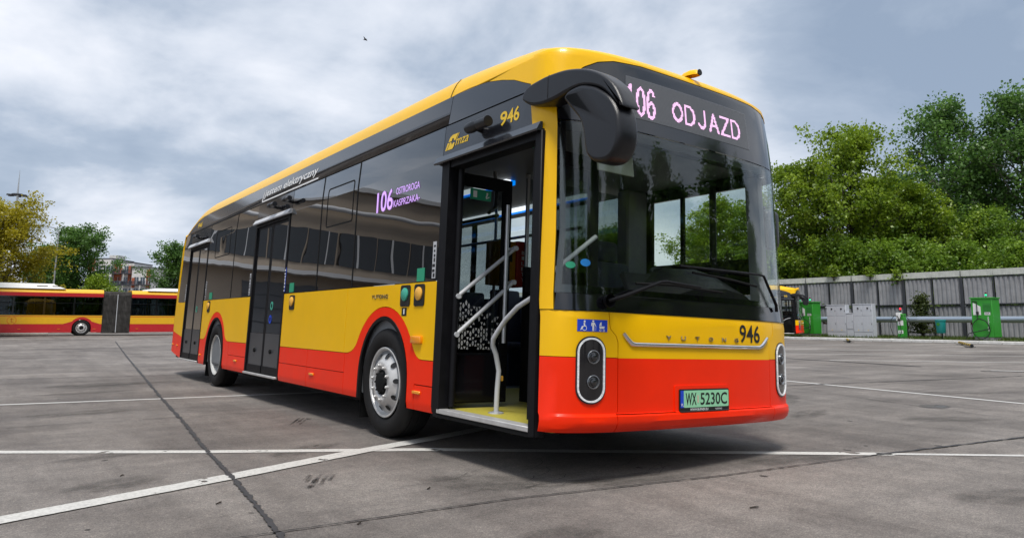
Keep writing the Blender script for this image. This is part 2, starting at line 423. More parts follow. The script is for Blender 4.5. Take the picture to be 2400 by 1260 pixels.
def wheel(parent, y, side, rear=False, z=0.478, x=1.23):
    """an axle end: tyre with rim, hub, hand holes and wheel bolts"""
    w = link('wheel', WH[0], parent)
    w.location = (side * x, y, z); w.rotation_euler = (0, 0, 0 if side < 0 else math.pi)
    if rear:
        link('rim', WH[5], w)
    else:
        link('rim', WH[1], w); link('hub_cap', WH[3], w)
        for k in range(10):
            a = 2 * math.pi * (k + 0.35) / 10
            link('bolt', WH[2], w, (-0.046, 0.148 * math.cos(a), 0.148 * math.sin(a)))
        for k in range(10):
            a = 2 * math.pi * (k + 0.85) / 10
            o = link('hand_hole', WH[4], w, (-0.012, 0.232 * math.cos(a), 0.232 * math.sin(a)), (a, 0, 0))
            o.rotation_euler = Matrix.Rotation(a, 3, 'X').to_euler()
            o.rotation_euler = (Matrix.Rotation(a, 3, 'X') @ Matrix.Rotation(-0.65, 3, 'Z')).to_euler()
    return w

def seg(outline, y0, y1, z0, z1): return [(y0, z0), (y1, z0), (y1, z1), (y0, z1)]

def build_bus():
    B = empty('city_bus', (-HALF, 0, 0)); B.rotation_euler = (0, TILT, 0)
    Bi = Matrix.Translation((HALF, 0, 0))
    T = empty('tmp', (0, 0, 0))
    P = B
    g = 0.006
    # ---------------- right side, lower panels
    ao = arch_outer(W1, 1.89, 3.44); ai = arch_open(W1, 0.50)
    patch('side_panel', sd([(1.685, ZB)] + ao + [(3.478, ZB), (3.478, ZW), (1.685, ZW)]), M_YEL, P, thick=0.03)
    patch('side_panel', sdr(3.486, 5.425, ZB, ZW), M_YEL, P, thick=0.03)
    red = [(1.685, 0.505 + g), (2.0, 0.505 + g), (2.0, ZK)] + ai[0:0]
    patch('wheel_arch_panel', sd([(1.685, 0.509), (1.995, 0.509), (1.995, ZK)] + ai + [(3.448, ZK), (3.448, ZB - g)] + [(y, z - g) for y, z in ao[::-1]] + [(1.685, ZB - g)]), M_RED, P, thick=0.03)
    patch('service_flap', sdr(1.685, 1.988, ZK, 0.501), M_RED, P, thick=0.03)
    for y0, y1 in ((3.456, 4.478), (4.486, 5.425)):
        patch('skirt_panel', sdr(y0, y1, ZK, 0.512), M_RED, P, thick=0.03); patch('skirt_panel', sdr(y0, y1, 0.519, ZB - g), M_RED, P, thick=0.03)
    ao2 = arch_outer(W2, 7.80, 9.40, 0.645); ai2 = arch_open(W2, 0.56)
    patch('side_panel', sd([(6.865, ZB)] + ao2 + [(9.565, ZB), (9.565, ZW), (6.865, ZW)]), M_YEL, P, thick=0.03)
    patch('wheel_arch_panel', sd([(7.75, ZK)] + ai2 + [(9.565, ZK), (9.565, ZB - g)] + [(y, z - g) for y, z in ao2[::-1]] + [(7.75, ZB - g)]), M_RED, P, thick=0.03)
    patch('skirt_panel', sdr(6.865, 7.742, ZK, 0.512), M_RED, P, thick=0.03); patch('skirt_panel', sdr(6.865, 7.742, 0.519, ZB - g), M_RED, P, thick=0.03)
    # tail
    e = SIDE_END + RSC
    def tail(side):
        a = [(SY(10.985 if side < 0 else 10.3, side), ZB), (side * (SIDE_END + 0.15), 0.82), (side * e, 0.83), (side * e, 2.62), (side * (SIDE_END + 0.04), 2.62), (side * (SIDE_END - 0.10), ZW), (SY(10.985 if side < 0 else 10.3, side), ZW)]
        b = [(SY(10.985 if side < 0 else 10.3, side), 0.325), (side * (SIDE_END + 0.05), 0.43), (side * e, 0.45), (side * e, 0.826), (side * (SIDE_END + 0.15), 0.816), (SY(10.985 if side < 0 else 10.3, side), ZB - g)]
        patch('tail_panel', a, M_YEL, P, thick=0.03); patch('tail_panel', b, M_RED, P, thick=0.03)
    tail(-1); tail(1)
    # ---------------- right side glazing and black bands
    for y0, y1 in ((1.70, 3.395), (3.401, 4.375), (4.381, 5.40), (6.87, 7.90), (7.906, 9.54), (11.0, 11.62)):
        patch('window_pane', sdr(y0, y1, ZW + 0.006, ZS - 0.012), G_SIDE, P, off=-0.002, thick=0.006)
    for y in (3.398, 4.378, 7.903):
        patch('pane_seal', sdr(y - 0.011, y + 0.011, ZW + 0.008, ZS - 0.014), M_RUB, P, off=0.0015, thick=0.012)
    for y0, y1 in ((3.50, 4.22), (8.2, 9.1)):
        patch('vent_frame', sd(rrect(y0, y1, 2.02, 2.46, 0.04)), M_RUB, P, holes=[sd(rrect(y0 + 0.014, y1 - 0.014, 2.034, 2.446, 0.03))], off=0.0012, thick=0.006)
    for y0, y1 in ((5.406, 6.862), (9.546, 10.994)):
        patch('door_header', sdr(y0, y1, 2.375, ZS - 0.012), M_BLK, P, thick=0.012)
    patch('door_header', sdr(0.40, 1.69, 2.365, ZS - 0.012), M_BAND, P, thick=0.02)
    fair = [(1.66, 2.885), (1.419, 2.888), (1.141, 2.862), (0.935, 2.818), (0.741, 2.764), (0.50, 2.69)]
    patch('roof_band', sd([(1.668, ZS), (11.55, ZS)] + [(y, ZT - rear_drop(y) - 0.004) for y in (11.55, 11.35, 11.1, 10.8, 10.4, 9.8)] + [(1.668, ZT)]), M_BAND, P, thick=0.02)
    patch('roof_band', sd([(0.43, ZS), (1.66, ZS)] + fair + [(0.43, 2.67)]), M_BAND, P, thick=0.02)
    patch('cove_panel', sd([(0.43, 2.674), (0.50, 2.694)] + [(y, z + 0.004) for y, z in fair[::-1][1:]] + [(1.66, 2.89), (0.43, 2.89)]), M_YEL, P, thick=0.02)
    patch('cove_panel', sd([(9.8, ZT + .002)] + [(y, ZT - rear_drop(y)) for y in (10.4, 10.8, 11.1, 11.35, 11.55)] + [(11.62, 2.60), (11.9, 2.60), (11.9, 2.66)] + [(y, ZT - rear_drop(y) + 0.03) for y in (11.7, 11.55, 11.35, 11.1, 10.8, 10.4, 9.8)]), M_YEL, P, thick=0.02)
    # ---------------- left side
    aiL = arch_open(W1, 0.50); aiL2 = arch_open(W2, 0.56)
    patch('side_panel', sd([(0.7, ZB), (10.3, ZB), (10.3, ZW), (0.7, ZW)][::-1], 1), M_YEL, P, thick=0.03)
    patch('skirt_panel', sd(([(0.7, ZK)] + aiL + aiL2 + [(10.29, ZK), (10.29, ZB - g), (0.7, ZB - g)])[::-1], 1), M_RED, P, thick=0.03)
    wins = [(0.56, 1.33, 1.66, 2.31), (1.37, 1.74, 1.66, 2.31)]
    wins += [(a, b, 1.40, 2.44) for a, b in ((2.0, 3.5), (3.6, 5.1), (5.2, 6.8), (6.9, 8.6), (8.7, 10.4))]
    patch('window_frame', sdr(0.43, 11.6, ZW + g, ZS, 1), M_BLK, P, holes=[[(p, q) for p, q in sdr(a, b, c, d, 1)] for a, b, c, d in wins], thick=0.03)
    for a, b, c, d in wins:
        patch('window_pane', sdr(a - 0.005, b + 0.005, c - 0.005, d + 0.005, 1), G_LEFT, P, off=-0.016, thick=0.005)
    patch('roof_band', sdr(0.43, 11.6, ZS + g, ZT, 1), M_BAND, P, thick=0.02)
    # ---------------- nose
    sR = -1.365                       # edge beside the front door
    seamL = [(-0.832, 0.335), (-0.832, 0.44), (-0.812, 0.46), (-0.812, 0.90), (-0.83, 0.945), (-0.873, 0.985), (-0.881, 1.03), (-0.881, 1.093)]
    def mirror_pts(p, d=0.0): return [(-a + d, b) for a, b in p]
    def nose_corner(side):
        pts = [p if side < 0 else (-p[0], p[1]) for p in seamL]
        edge = sR if side < 0 else SY(0.695, 1)
        for z0, z1, m in ((0.335, 0.80, M_RED), (0.804, 1.093, M_YEL)):
            inner = [(a - side * -0.004, max(min(b, z1), z0)) for a, b in pts if z0 - 0.3 < b < z1 + 0.2]
            inner = [p for i, p in enumerate(inner) if i == 0 or p != inner[i - 1]]
            xi = lambda z: table([(b, a) for a, b in pts], z)
            zz = sorted({z0, z1, *[b for a, b in pts if z0 < b < z1]})
            line = [(xi(z) + side * 0.003, z) for z in zz]
            poly = [(edge, z0)] + line + [(edge, z1)]
            if side > 0: poly = poly[::-1]
            patch('corner_panel', poly, m, P, thick=0.025)
    nose_corner(-1); nose_corner(1)
    def mid(z0, z1, m, name):
        xi = lambda z: table([(b, a) for a, b in seamL], z)
        zz = sorted({z0, z1, *[b for a, b in seamL if z0 < b < z1]})
        patch(name, [(xi(z) + 0.003, z) for z in zz][::-1] + [(-xi(z) - 0.003, z) for z in zz], m, P, thick=0.025)
    mid(0.335, 0.443, M_RED, 'bumper'); mid(0.449, 0.80, M_RED, 'front_panel'); mid(0.8005, 1.093, M_YEL, 'front_panel')
    # black scuttle, windscreen, destination glass
    sP = -1.262
    patch('scuttle', [(sP, 1.097), (SY(0.7, 1), 1.097), (SY(0.7, 1), 1.205), (sP + .02, 1.205)], M_BLK, P, thick=0.02, off=0.006)
    # yellow post beside the door
    patch('front_post', [(sR, 1.099), (sP - 0.004, 1.099), (sP + 0.02, 1.60), (-1.226, 2.35), (-1.243, 2.62), (SY(0.44), 2.62), (SY(0.40), 2.36), (-1.338, 2.35)], M_YEL, P, thick=0.05, off=0.004)
    wsL = SY(0.52, 1)
    patch('windscreen', [(sP + 0.008, 1.207), (wsL, 1.207), (wsL, 2.372), (-1.21, 2.372), (sP + 0.045, 1.6)], G_WS, P, off=0.0, thick=0.006)
    patch('windscreen_border', [(sP + 0.005, 1.209), (sP + 0.05, 1.209), (sP + 0.085, 1.6), (-1.17, 2.37), (-1.205, 2.37), (sP + 0.043, 1.6)], M_BLK, P, off=-0.008, thick=0.01)
    patch('windscreen_border', rect(wsL - 0.16, wsL, 1.209, 2.37), M_GRY, P, off=-0.03, thick=0.05)
    patch('windscreen_border', [(sP + 0.05, 1.209), (wsL - 0.17, 1.209), (wsL - 0.17, 1.235), (0.6, 1.25), (-0.6, 1.25), (sP + 0.055, 1.262)], M_BLK, P, off=-0.009, thick=0.008)
    patch('windscreen_border', rect(-1.2, wsL, 2.30, 2.37), M_DRK, P, off=-0.01, thick=0.01)
    patch('destination_glass', [(-1.222, 2.378), (wsL, 2.378), (wsL, 2.62), (1.40, 2.70), (1.25, 2.80), (1.06, 2.862), (0.86, 2.884), (-0.54, 2.886), (-0.80, 2.866), (-0.94, 2.83), (-1.045, 2.775), (-1.13, 2.70), (-1.20, 2.62), (-1.225, 2.52)], M_BLK, P, off=0.0, thick=0.02)
    # yellow above it
    patch('front_cowl', [(-1.248, 2.622), (-1.205, 2.626), (-1.135, 2.704), (-1.05, 2.78), (-0.944, 2.835), (-0.802, 2.871), (-0.54, 2.891), (0.86, 2.889), (1.06, 2.867), (1.253, 2.806), (1.405, 2.706), (wsL, 2.624), (SY(0.8, 1), 2.63), (SY(0.8, 1), 2.905), (SY(0.436), 2.905), (SY(0.436), 2.622)], M_YEL, P, off=0.004, thick=0.02)
    # ---------------- roof
    side_p = [(0.056, 2.885), (0.072, 2.945), (0.105, 3.01), (0.165, 3.075), (0.25, 3.125), (0.42, 3.165), (0.80, 3.195), (1.2, 3.205)]
    frnt_p = [(0.122, 2.895), (0.135, 2.925), (0.17, 2.955), (0.26, 2.99), (0.45, 3.03), (0.75, 3.08), (1.15, 3.14), (1.7, 3.19)]
    vs, fs = [], []
    ss = [-SC * k / 26 for k in range(26, -1, -1)]
    left_s = [-(SC + d) for d in (0.15, 0.35, 0.6, 0.9, 1.2, 1.6, 2.2, 3, 4.5, 6, 8, 9.3, 9.6, 9.9, 10.1, 10.3, 10.5, 10.65, 10.8, 10.95, 11.1, 11.2, 11.3, 11.34)][::-1]
    half = left_s + ss; allS = half + [-s for s in half[::-1][1:]]
    for k, ((dx, zs_), (dy, zf)) in enumerate(zip(side_p, frnt_p)):
        for s in allS:
            t = abs(s); sg = -1 if s < 0 else 1; a = HALF - dx; yf = NOSE + dy; D = max(0.12, DEPTH - 0.03 * k)
            if t <= SC:
                sx, sy = _look(FARC, t); x, y = sg * a * sx, yf + D * (1 - sy); w = sy ** 1.4; yy = y
            else:
                u = t - SC; x = sg * a; y = YC + u + (yf + D - YC) * max(0.0, 1 - u / 3.2); w = 0.0; yy = YC + u
            drop = 0.13 * max(0.0, 1 - max(0, y - YC) / 1.35) ** 1.5
            rd = rear_drop(yy)
            z = lerp(zs_ - drop * min(k, 4) / 4, zf, w) - rd - 0.10 * w * (1 - w) * min(1.0, k / 3)
            vs.append((x, y, z))
    n = len(allS)
    for k in range(len(side_p) - 1):
        for i in range(n - 1): fs.append((k * n + i, k * n + i + 1, (k + 1) * n + i + 1, (k + 1) * n + i))
    last = (len(side_p) - 1) * n
    for i in range(n // 2): fs.append((last + i, last + i + 1, last + n - 2 - i, last + n - 1 - i))
    fs.append(tuple(k * n for k in range(len(side_p))) + tuple(k * n + n - 1 for k in range(len(side_p) - 1, -1, -1)))
    roof = link('roof', mesh('roof', vs, fs, M_YEL, 50), P)
    # seam of the roof fairing and marker lamp
    sm = MB(); ring = [vs[k * n + min(range(n // 2), key=lambda i: abs(-allS[i] - (SC + 1.2)))] for k in range(5)]
    sm.tube([(x - 0.002, y, z) for x, y, z in ring], 0.004, 5); sm.build('fairing_seam', M_BTX, roof)
    ml = MB(); prof = [(0.0, 0.012), (0.03, 0.034), (0.07, 0.042), (0.10, 0.036), (0.115, 0.015)]
    for k, (a, r) in enumerate(prof): pass
    v = []; f = []
    for a, r in prof:
        for q in range(10):
            th = math.pi * q / 9; v.append((0.17 - 0.07 + 0.0 + r * math.cos(th), 0.36 - a * 1.7, 2.985 + r * 1.25 * math.sin(th) - a * 0.12))
    for i in range(len(prof) - 1):
        for q in range(9): f.append((i * 10 + q, i * 10 + q + 1, (i + 1) * 10 + q + 1, (i + 1) * 10 + q))
    f.append(tuple(range(10)))
    f.append(tuple(range((len(prof) - 1) * 10, len(prof) * 10))[::-1])
    cm = link('roof_camera_pod', mesh('pod', v, f, M_YEL, 50), P)
    MB().lathe([(0.0, 0.024), (-0.006, 0.026), (-0.008, 0.018), (-0.004, 0.0005)], 14, 'Y', (0.10, 0.165, 2.988)).build('lens', M_BTX, cm)
    # ---------------- doors on the right
    def closed_door(y0, y1):
        ym = (y0 + y1) / 2
        for a, b in ((y0, ym - 0.006), (ym + 0.006, y1)):
            L = patch('door_leaf', sdr(a, b, 0.33, 2.30), M_FRM, P, holes=[sdr(a + 0.055, b - 0.055, 0.86, 2.24)], off=-0.02, thick=0.04)
            patch('door_glass', sdr(a + 0.05, b - 0.05, 0.855, 2.245), G_SIDE, L, off=-0.018, thick=0.006)
            patch('kick_panel', sdr(a + 0.04, b - 0.04, 0.36, 0.85), mat('kick_panel', (0.05, 0.052, 0.058), 0.3, var=0.15), L, off=-0.016, thick=0.02)
            patch('kick_strip', sdr(a + 0.02, b - 0.02, 0.335, 0.44), M_FRM, L, off=-0.008, thick=0.02)
            kn = MB().lathe([(0.0, 0.028), (-0.014, 0.028), (-0.02, 0.022), (-0.02, 0.0005)], 14, 'X', (-HALF + 0.016, (a + b) / 2 + 0.02, 0.63)); kn.build('latch', M_RUB, L)
        patch('door_frame', sd([(y0 - 0.05, 0.31), (y1 + 0.05, 0.31), (y1 + 0.05, 2.33), (y0 - 0.05, 2.33)]), M_FRM, P, holes=[sdr(y0 - 0.004, y1 + 0.004, 0.345, 2.285)], off=0.004, thick=0.05)
        MB().box((-HALF - 0.006, ym, 0.327), (0.05, y1 - y0 + 0.02, 0.026), bevel=0.004).build('door_sill', M_ALU, P)
        MB().prism([(0, 0), (0.05, -0.015), (0.055, 0.0), (0.02, 0.055), (0, 0.055)], y0 - 0.10, y1 + 0.06, lambda u, v, w: (-HALF - u, w, 2.335 + v)).build('rain_gutter', M_LGY if y0 > 3 else M_FRM, P, fix=True)
    closed_door(5.48, 6.80); closed_door(9.62, 10.93)
    # open front door: frame, sill, two leaves swung inwards
    patch('door_frame', sd([(1.565, 0.315), (1.678, 0.315), (1.678, 2.30), (1.565, 2.30)]), M_FRM, P, off=0.01, thick=0.10)
    MB().span((-HALF - 0.012, 0.352, 0.292), (-HALF + 0.07, 0.425, 2.30), 0.006).build('door_frame', M_FRM, P)
    MB().span((-HALF, 0.36, 2.245), (-HALF + 0.11, 1.62, 2.31)).build('door_frame', M_FRM, P)
    MB().prism([(0, 0), (0.045, -0.012), (0.05, 0.0), (0.02, 0.055), (0, 0.058)], 0.36, 1.76, lambda u, v, w: (-HALF - u, w, 2.30 + v)).build('rain_gutter', M_BAND, P, fix=True)
    MB().span((-HALF - 0.008, 0.40, 0.318), (-HALF + 0.10, 1.60, 0.352), 0.004).build('door_sill', M_ALU, P)
    MB().span((-HALF - 0.002, 0.385, 0.288), (-HALF + 0.08, 1.66, 0.3175)).build('sill_seal', M_RUB, P)
    MB().tube([(-1.19, 1.53, 0.37), (-1.19, 1.53, 2.24)], 0.026, 10).build('door_shaft', M_FRM, P)
    MB().tube([(-1.19, 0.47, 0.37), (-1.19, 0.47, 2.24)], 0.026, 10).build('door_shaft', M_FRM, P)
    def open_leaf(y, sgn):
        fl = lambda u, v, w: (-1.215 + u, y - w * 1.0, v) if sgn > 0 else (-1.215 + u, y + w, v)
        W = 0.585
        def lp(name, outer, m, par, holes=(), off=0.0, thick=0.03): return patch(name, outer, m, par, holes, off, thick, fn=lambda u, v, w: (-1.215 + u, y - w, v))
        L = lp('door_leaf', rect(0, W, 0.385, 2.235), M_FRM, P, [rect(0.06, W - 0.085, 0.775, 2.13)])
        lp('door_glass', rect(0.055, W - 0.08, 0.77, 2.135), G_DOOR, L, off=-0.012, thick=0.005)
        lp('kick_panel', rect(0.02, W - 0.02, 0.40, 0.76), M_BLK, L, off=0.006, thick=0.008)
        if sgn > 0:
            rnd = random.Random(4)
            m = MB(); p = 0.026
            for r in range(27):
                for q in range(20):
                    x0 = 0.065 + q * p; z0 = 0.815 + r * p * 0.95
                    keep = 1.0 - (q / 18.0) * 0.8 - max(0, r - 10) / 11.0 - (0.25 if r < 2 and q > 14 else 0)
                    if rnd.random() > keep: continue
                    k = p * 0.42
                    if (q + r) % 2: tri = [(-k, -k), (k, -k), (0, k)]
                    else: tri = [(k, k), (-k, k), (0, -k)]
                    m.add([(-1.215 + x0 + a, y + 0.0055, z0 + b) for a, b in tri], [(0, 1, 2)])
            m.build('triangle_print', M_LGY, L, 0)
            gl = MB()
            for a, b in (((-1.215 + 0.03, y - 0.085, 1.215), (-1.215 + W - 0.01, y - 0.085, 1.645)), ((-1.215 + 0.03, y - 0.085, 0.918), (-1.215 + W - 0.02, y - 0.085, 1.36))):
                h = MB().tube([a, b], 0.0165, 12)
                for e_ in (a, b): h.tube([(e_[0], e_[1], e_[2]), (e_[0], y - 0.002, e_[2])], 0.012, 8); h.tube([(e_[0], e_[1] - 0.02, e_[2]), (e_[0], e_[1] + 0.02, e_[2])], 0.021, 10)
                h.build('handrail', M_LGY, L)
            MB().box((-1.215 + 0.26, y - 0.006, 2.07), (0.20, 0.012, 0.09)).build('exit_sign', M_GST, L)
            MB().box((-1.215 + 0.20, y - 0.0135, 2.07), (0.035, 0.003, 0.055)).build('exit_pictogram', M_WHT, L)
            ex = MB(); ex.box((-1.215 + 0.32, y - 0.0135, 2.085), (0.014, 0.003, 0.014)); ex.box((-1.215 + 0.315, y - 0.0135, 2.064), (0.012, 0.003, 0.03), Matrix.Rotation(0.4, 3, 'Y')); ex.box((-1.215 + 0.325, y - 0.0136, 2.05), (0.035, 0.003, 0.008), Matrix.Rotation(-0.5, 3, 'Y')); ex.build('exit_pictogram', M_WHT, L)
        else:
            h = MB().tube([(-1.17, y - 0.05, 1.30), (-0.70, y - 0.05, 1.64)], 0.0165, 12); h.build('handrail', M_LGY, L)
        return L
    open_leaf(1.60, 1); open_leaf(0.50, -1)
    # ---------------- wheel housings, underbody
    for yc, rx in ((W1, 0.50), (W2, 0.56)):
        for sd_ in (-1, 1):
            pts = arch_open(yc, rx - 0.002, 0.558); m = MB()
            k = len(pts)
            m.add([(sd_ * 1.262, y, z) for y, z in pts] + [(sd_ * 0.72, y, z) for y, z in pts], [(i, i + 1, k + i + 1, k + i) for i in range(k - 1)] + [tuple(range(k, 2 * k))])
            m.build('wheel_housing', M_RUB, P)
            m = MB(); lip = arch_open(yc, rx - 0.004, 0.556)
            m.add([(sd_ * 1.279, y, z) for y, z in lip] + [(sd_ * 1.279, yc + (y - yc) * 0.93, 0.5 + (z - 0.5) * 0.94 if z > 0.5 else z) for y, z in lip] + [(sd_ * 1.25, yc + (y - yc) * 0.93, 0.5 + (z - 0.5) * 0.94 if z > 0.5 else z) for y, z in lip], [(i, i + 1, k + i + 1, k + i) for i in range(k - 1)] + [(k + i, k + i + 1, 2 * k + i + 1, 2 * k + i) for i in range(k - 1)])
            m.build('arch_trim', M_RUB, P)
    MB().span((-1.20, 3.2, 0.27), (1.20, 8.0, 0.32)).build('underbody', M_RUB, P)
    MB().span((-1.0, 0.45, 0.29), (1.20, 2.1, 0.315)).build('underbody', M_RUB, P)
    MB().span((-0.74, 2.1, 0.25), (0.74, 3.2, 0.315)).build('underbody', M_RUB, P)
    MB().span((-0.72, 8.0, 0.25), (0.72, 9.2, 0.32)).build('underbody', M_RUB, P)
    MB().span((-1.20, 9.2, 0.32), (1.20, 11.7, 0.36)).build('underbody', M_RUB, P)
    for yy in (3.14, 9.22): MB().span((-1.22, yy, 0.12), (-0.85, yy + 0.012, 0.42)).build('mud_flap', M_RUB, P)
    tl = math.tan(TILT)
    for yw, rear in ((W1, False), (W2, True)):
        for side in (-1, 1):
            w = wheel(P, yw, side, rear, x=1.225)
            # body leans away from the door side; the wheels stay upright on the yard
            xb = side * 1.225
            w.location.z = (0.478 + (xb + HALF) * math.sin(TILT)) / math.cos(TILT)
            r_ = w.rotation_euler
            w.rotation_euler = (0, -TILT, 0) if side < 0 else (0, TILT, math.pi)
    # ---------------- inside
    MB().span((-1.19, 0.30, 0.325), (1.2, 3.3, 0.346)).build('floor', M_FLR, P)
    MB().span((-1.2, 3.3, 0.325), (1.2, 11.6, 0.347)).build('floor', M_GRY, P)
    MB().span((-1.2, 0.55, 2.42), (1.2, 11.5, 2.45)).build('ceiling', M_CEIL, P)
    for x in (-0.22, 0.78):
        MB().span((x - 0.03, 2.25, 2.385), (x + 0.03, 11.2, 2.4195)).build('ceiling_lamp', M_CLW, P)
        MB().span((x + 0.035, 2.25, 2.375), (x + 0.085, 11.2, 2.4196)).build('ceiling_lamp', M_CLB, P)
    patch('inner_lining', sdr(0.75, 11.3, 0.35, 1.38, 1), M_GRY, P, off=-0.05, thick=0.01)
    patch('inner_lining', sdr(1.75, 5.3, 0.35, 1.30), M_GRY, P, off=-0.05, thick=0.01)
    patch('inner_lining', sdr(6.9, 9.4, 0.35, 1.30), M_GRY, P, off=-0.05, thick=0.01)
    for sg in (-1, 1):
        patch('inner_cove', sdr(1.75, 11.2, 2.44, 2.62, sg), M_GRY, P, off=-0.05, thick=0.02)
        MB().span((sg * 1.22, 2.05, 0.346), (sg * 0.70, 3.25, 1.08), 0.05, 2).build('wheel_box', M_DRK, P)
        MB().span((sg * 1.22, 7.95, 0.346), (sg * 0.66, 9.25, 1.1), 0.05, 2).build('wheel_box', M_DRK, P)
    # driver's cab
    cab = MB().span((-0.22, 0.62, 0.346), (-0.18, 1.95, 1.32)); cab.span((-0.22, 1.93, 0.346), (1.2, 1.97, 1.55)); cab.build('cab_partition', M_DRK, P)
    MB().span((-0.22, 1.94, 1.55), (1.2, 1.955, 2.38)).build('cab_glass', G_DOOR, P)
    MB().tube([(-0.2, 1.95, 1.3), (-0.2, 1.95, 2.42)], 0.02, 10).build('pole', M_STL, P)
    MB().span((0.93, 1.78, 1.35), (1.22, 1.94, 2.42), 0.02).build('cab_pillar', M_GRY, P)
    MB().tube([(1.19, 0.93, 1.62), (1.2, 0.935, 2.36)], 0.032, 10).build('window_divider', M_FRM, P)
    dash = [(-0.86, 0.90), (1.16, 0.90), (1.16, 1.42), (1.0, 1.50), (0.60, 1.52), (0.25, 1.50), (0.02, 1.44), (-0.20, 1.33), (-0.50, 1.235), (-0.86, 1.17)]
    MB().prism(dash, 0.34, 0.66, lambda u, v, w: (u, w + 0.12 * (abs(u) > 0.8), v - (0.66 - w) * 0.55)).build('dashboard', M_DRK, P, fix=True)
    MB().span((-1.12, 0.30, 0.36), (-0.3, 0.42, 1.16), 0.02).build('dashboard', M_DRK, P)
    pn = MB().box((-0.06, 0.60, 1.33), (0.40, 0.05, 0.22), Matrix.Rotation(-0.5, 3, 'X'), 0.01).build('switch_panel', M_DRK, P)
    sw = MB(); ring = [(0.55 + 0.235 * math.cos(t), 0.80 + 0.235 * math.sin(t) * 0.87, 1.42 + 0.235 * math.sin(t) * 0.5) for t in [2 * math.pi * k / 28 for k in range(29)]]
    sw.tube(ring, 0.016, 8, False); sw.tube([(0.55, 0.80, 1.42), (0.55, 0.62, 1.22)], 0.03, 8)
    for t in (0.2, 2.9, 4.7): sw.tube([(0.55, 0.80, 1.42), (0.55 + 0.22 * math.cos(t), 0.80 + 0.22 * math.sin(t) * 0.87, 1.42 + 0.22 * math.sin(t) * 0.5)], 0.014, 6)
    sw.build('steering_wheel', M_FRM, P)
    ds = MB().span((0.28, 1.1, 0.75), (0.82, 1.55, 0.88), 0.04, 2); ds.box((0.55, 1.62, 1.25), (0.50, 0.12, 0.78), Matrix.Rotation(-0.12, 3, 'X'), 0.05, 2); ds.box((0.55, 1.70, 1.74), (0.28, 0.10, 0.20), None, 0.04, 2); ds.span((0.42, 1.2, 0.346), (0.68, 1.45, 0.76)); ds.build('driver_seat', M_SEAT, P)
    MB().box((-0.62, 0.34, 2.17), (0.36, 0.014, 0.15), Matrix.Rotation(-0.12, 3, 'X'), 0.005, 1).build('sun_visor', mat('visor', (0.42, 0.44, 0.36), 0.6), P)
    MB().box((-0.58, 0.32, 2.27), (0.07, 0.09, 0.08), None, 0.02, 2).build('inside_camera', M_WHT, P)
    MB().box((-1.02, 0.75, 2.33), (0.16, 0.05, 0.07), None, 0.005).build('exit_lamp', M_GST, P)
    # ticket machine, poles, seats
    tm = MB().span((-0.29, 2.26, 1.40), (-0.09, 2.50, 1.82), 0.015, 2).build('ticket_machine', mat('ticket_yellow', (0.75, 0.36, 0.01), 0.4), P)
    MB().span((-0.085, 2.25, 1.39), (0.05, 2.49, 1.83), 0.01).build('ticket_side', mat('ticket_red', (0.42, 0.03, 0.02), 0.5), tm)
    for i, ch in enumerate('BILETY'):
        text_on('ticket_lettering', ch, M_WHT, tm, -0.035, 1.70 - i * 0.052, 0.034, 0.036, lambda u, v, w: (u, 2.25 - w, v), bold=0.01)
    MB().span((-0.24, 2.254, 1.62), (-0.14, 2.259, 1.74)).build('ticket_screen', M_BTX, tm)
    for x, y in ((-0.12, 2.42), (-0.45, 3.4), (-0.45, 4.9), (0.45, 5.2), (-0.45, 7.0), (0.45, 7.2), (0.5, 3.5)):
        MB().tube([(x, y, 0.34), (x, y, 2.42)], 0.018, 10).build('pole', M_STL, P)
    for x in (-0.50, 0.50): MB().tube([(x, 2.0, 2.0), (x, 7.5, 2.0)], 0.017, 8).build('handrail', M_STL, P)
    hoop = [(-0.55, 2.0, 2.40), (-0.56, 1.95, 2.2), (-0.60, 1.9, 2.05), (-0.70, 1.85, 1.98)]
    MB().tube(hoop, 0.016, 8).build('handrail', M_STL, P)
    MB().tube([(-0.74, 1.50, 0.86), (-0.74, 1.50, 2.0)], 0.017, 10).build('handrail', M_STL, P)
    MB().tube([(-0.99, 1.21, 0.34), (-0.99, 1.205, 0.52), (-0.985, 1.20, 0.66), (-1.02, 1.195, 0.78), (-1.055, 1.19, 0.85), (-1.065, 1.17, 0.895), (-1.055, 1.13, 0.95), (-1.04, 1.05, 1.04), (-1.03, 0.92, 1.13), (-1.02, 0.75, 1.20), (-1.0, 0.62, 1.225)], 0.019, 12).build('handrail', M_LGY, P)
    MB().lathe([(0.0, 0.06), (0.008, 0.058), (0.014, 0.03), (0.014, 0.0005)], 20, 'Z', (-0.99, 1.21, 0.346)).build('rail_foot', M_STL, P)
    MB().box((-0.955, 1.22, 0.60), (0.05, 0.02, 0.04), None, 0.006).build('stop_button', M_AMB, P)
    seat_me = MB().span((-0.21, -0.2, 0.42), (0.21, 0.22, 0.50), 0.03, 2); seat_me.box((0, 0.22, 0.80), (0.43, 0.07, 0.66), Matrix.Rotation(-0.14, 3, 'X'), 0.03, 2); seat_me.span((-0.16, -0.1, 0.0), (0.16, 0.12, 0.43)); seat_me = seat_me.mesh('seat', M_SEAT)
    for y in (3.7, 4.5, 5.3, 6.1, 7.0):
        for x in (0.98,): link('passenger_seat', seat_me, P, (x, y, 0.346))
    for y in (3.8, 4.6, 7.2): link('passenger_seat', seat_me, P, (-0.95, y, 0.346))
    for y in (9.5, 10.3): link('passenger_seat', seat_me, P, (0.9, y, 0.60))
    link('passenger_seat', seat_me, P, (-0.93, 2.7, 1.0)); link('passenger_seat', seat_me, P, (0.93, 2.8, 1.0))
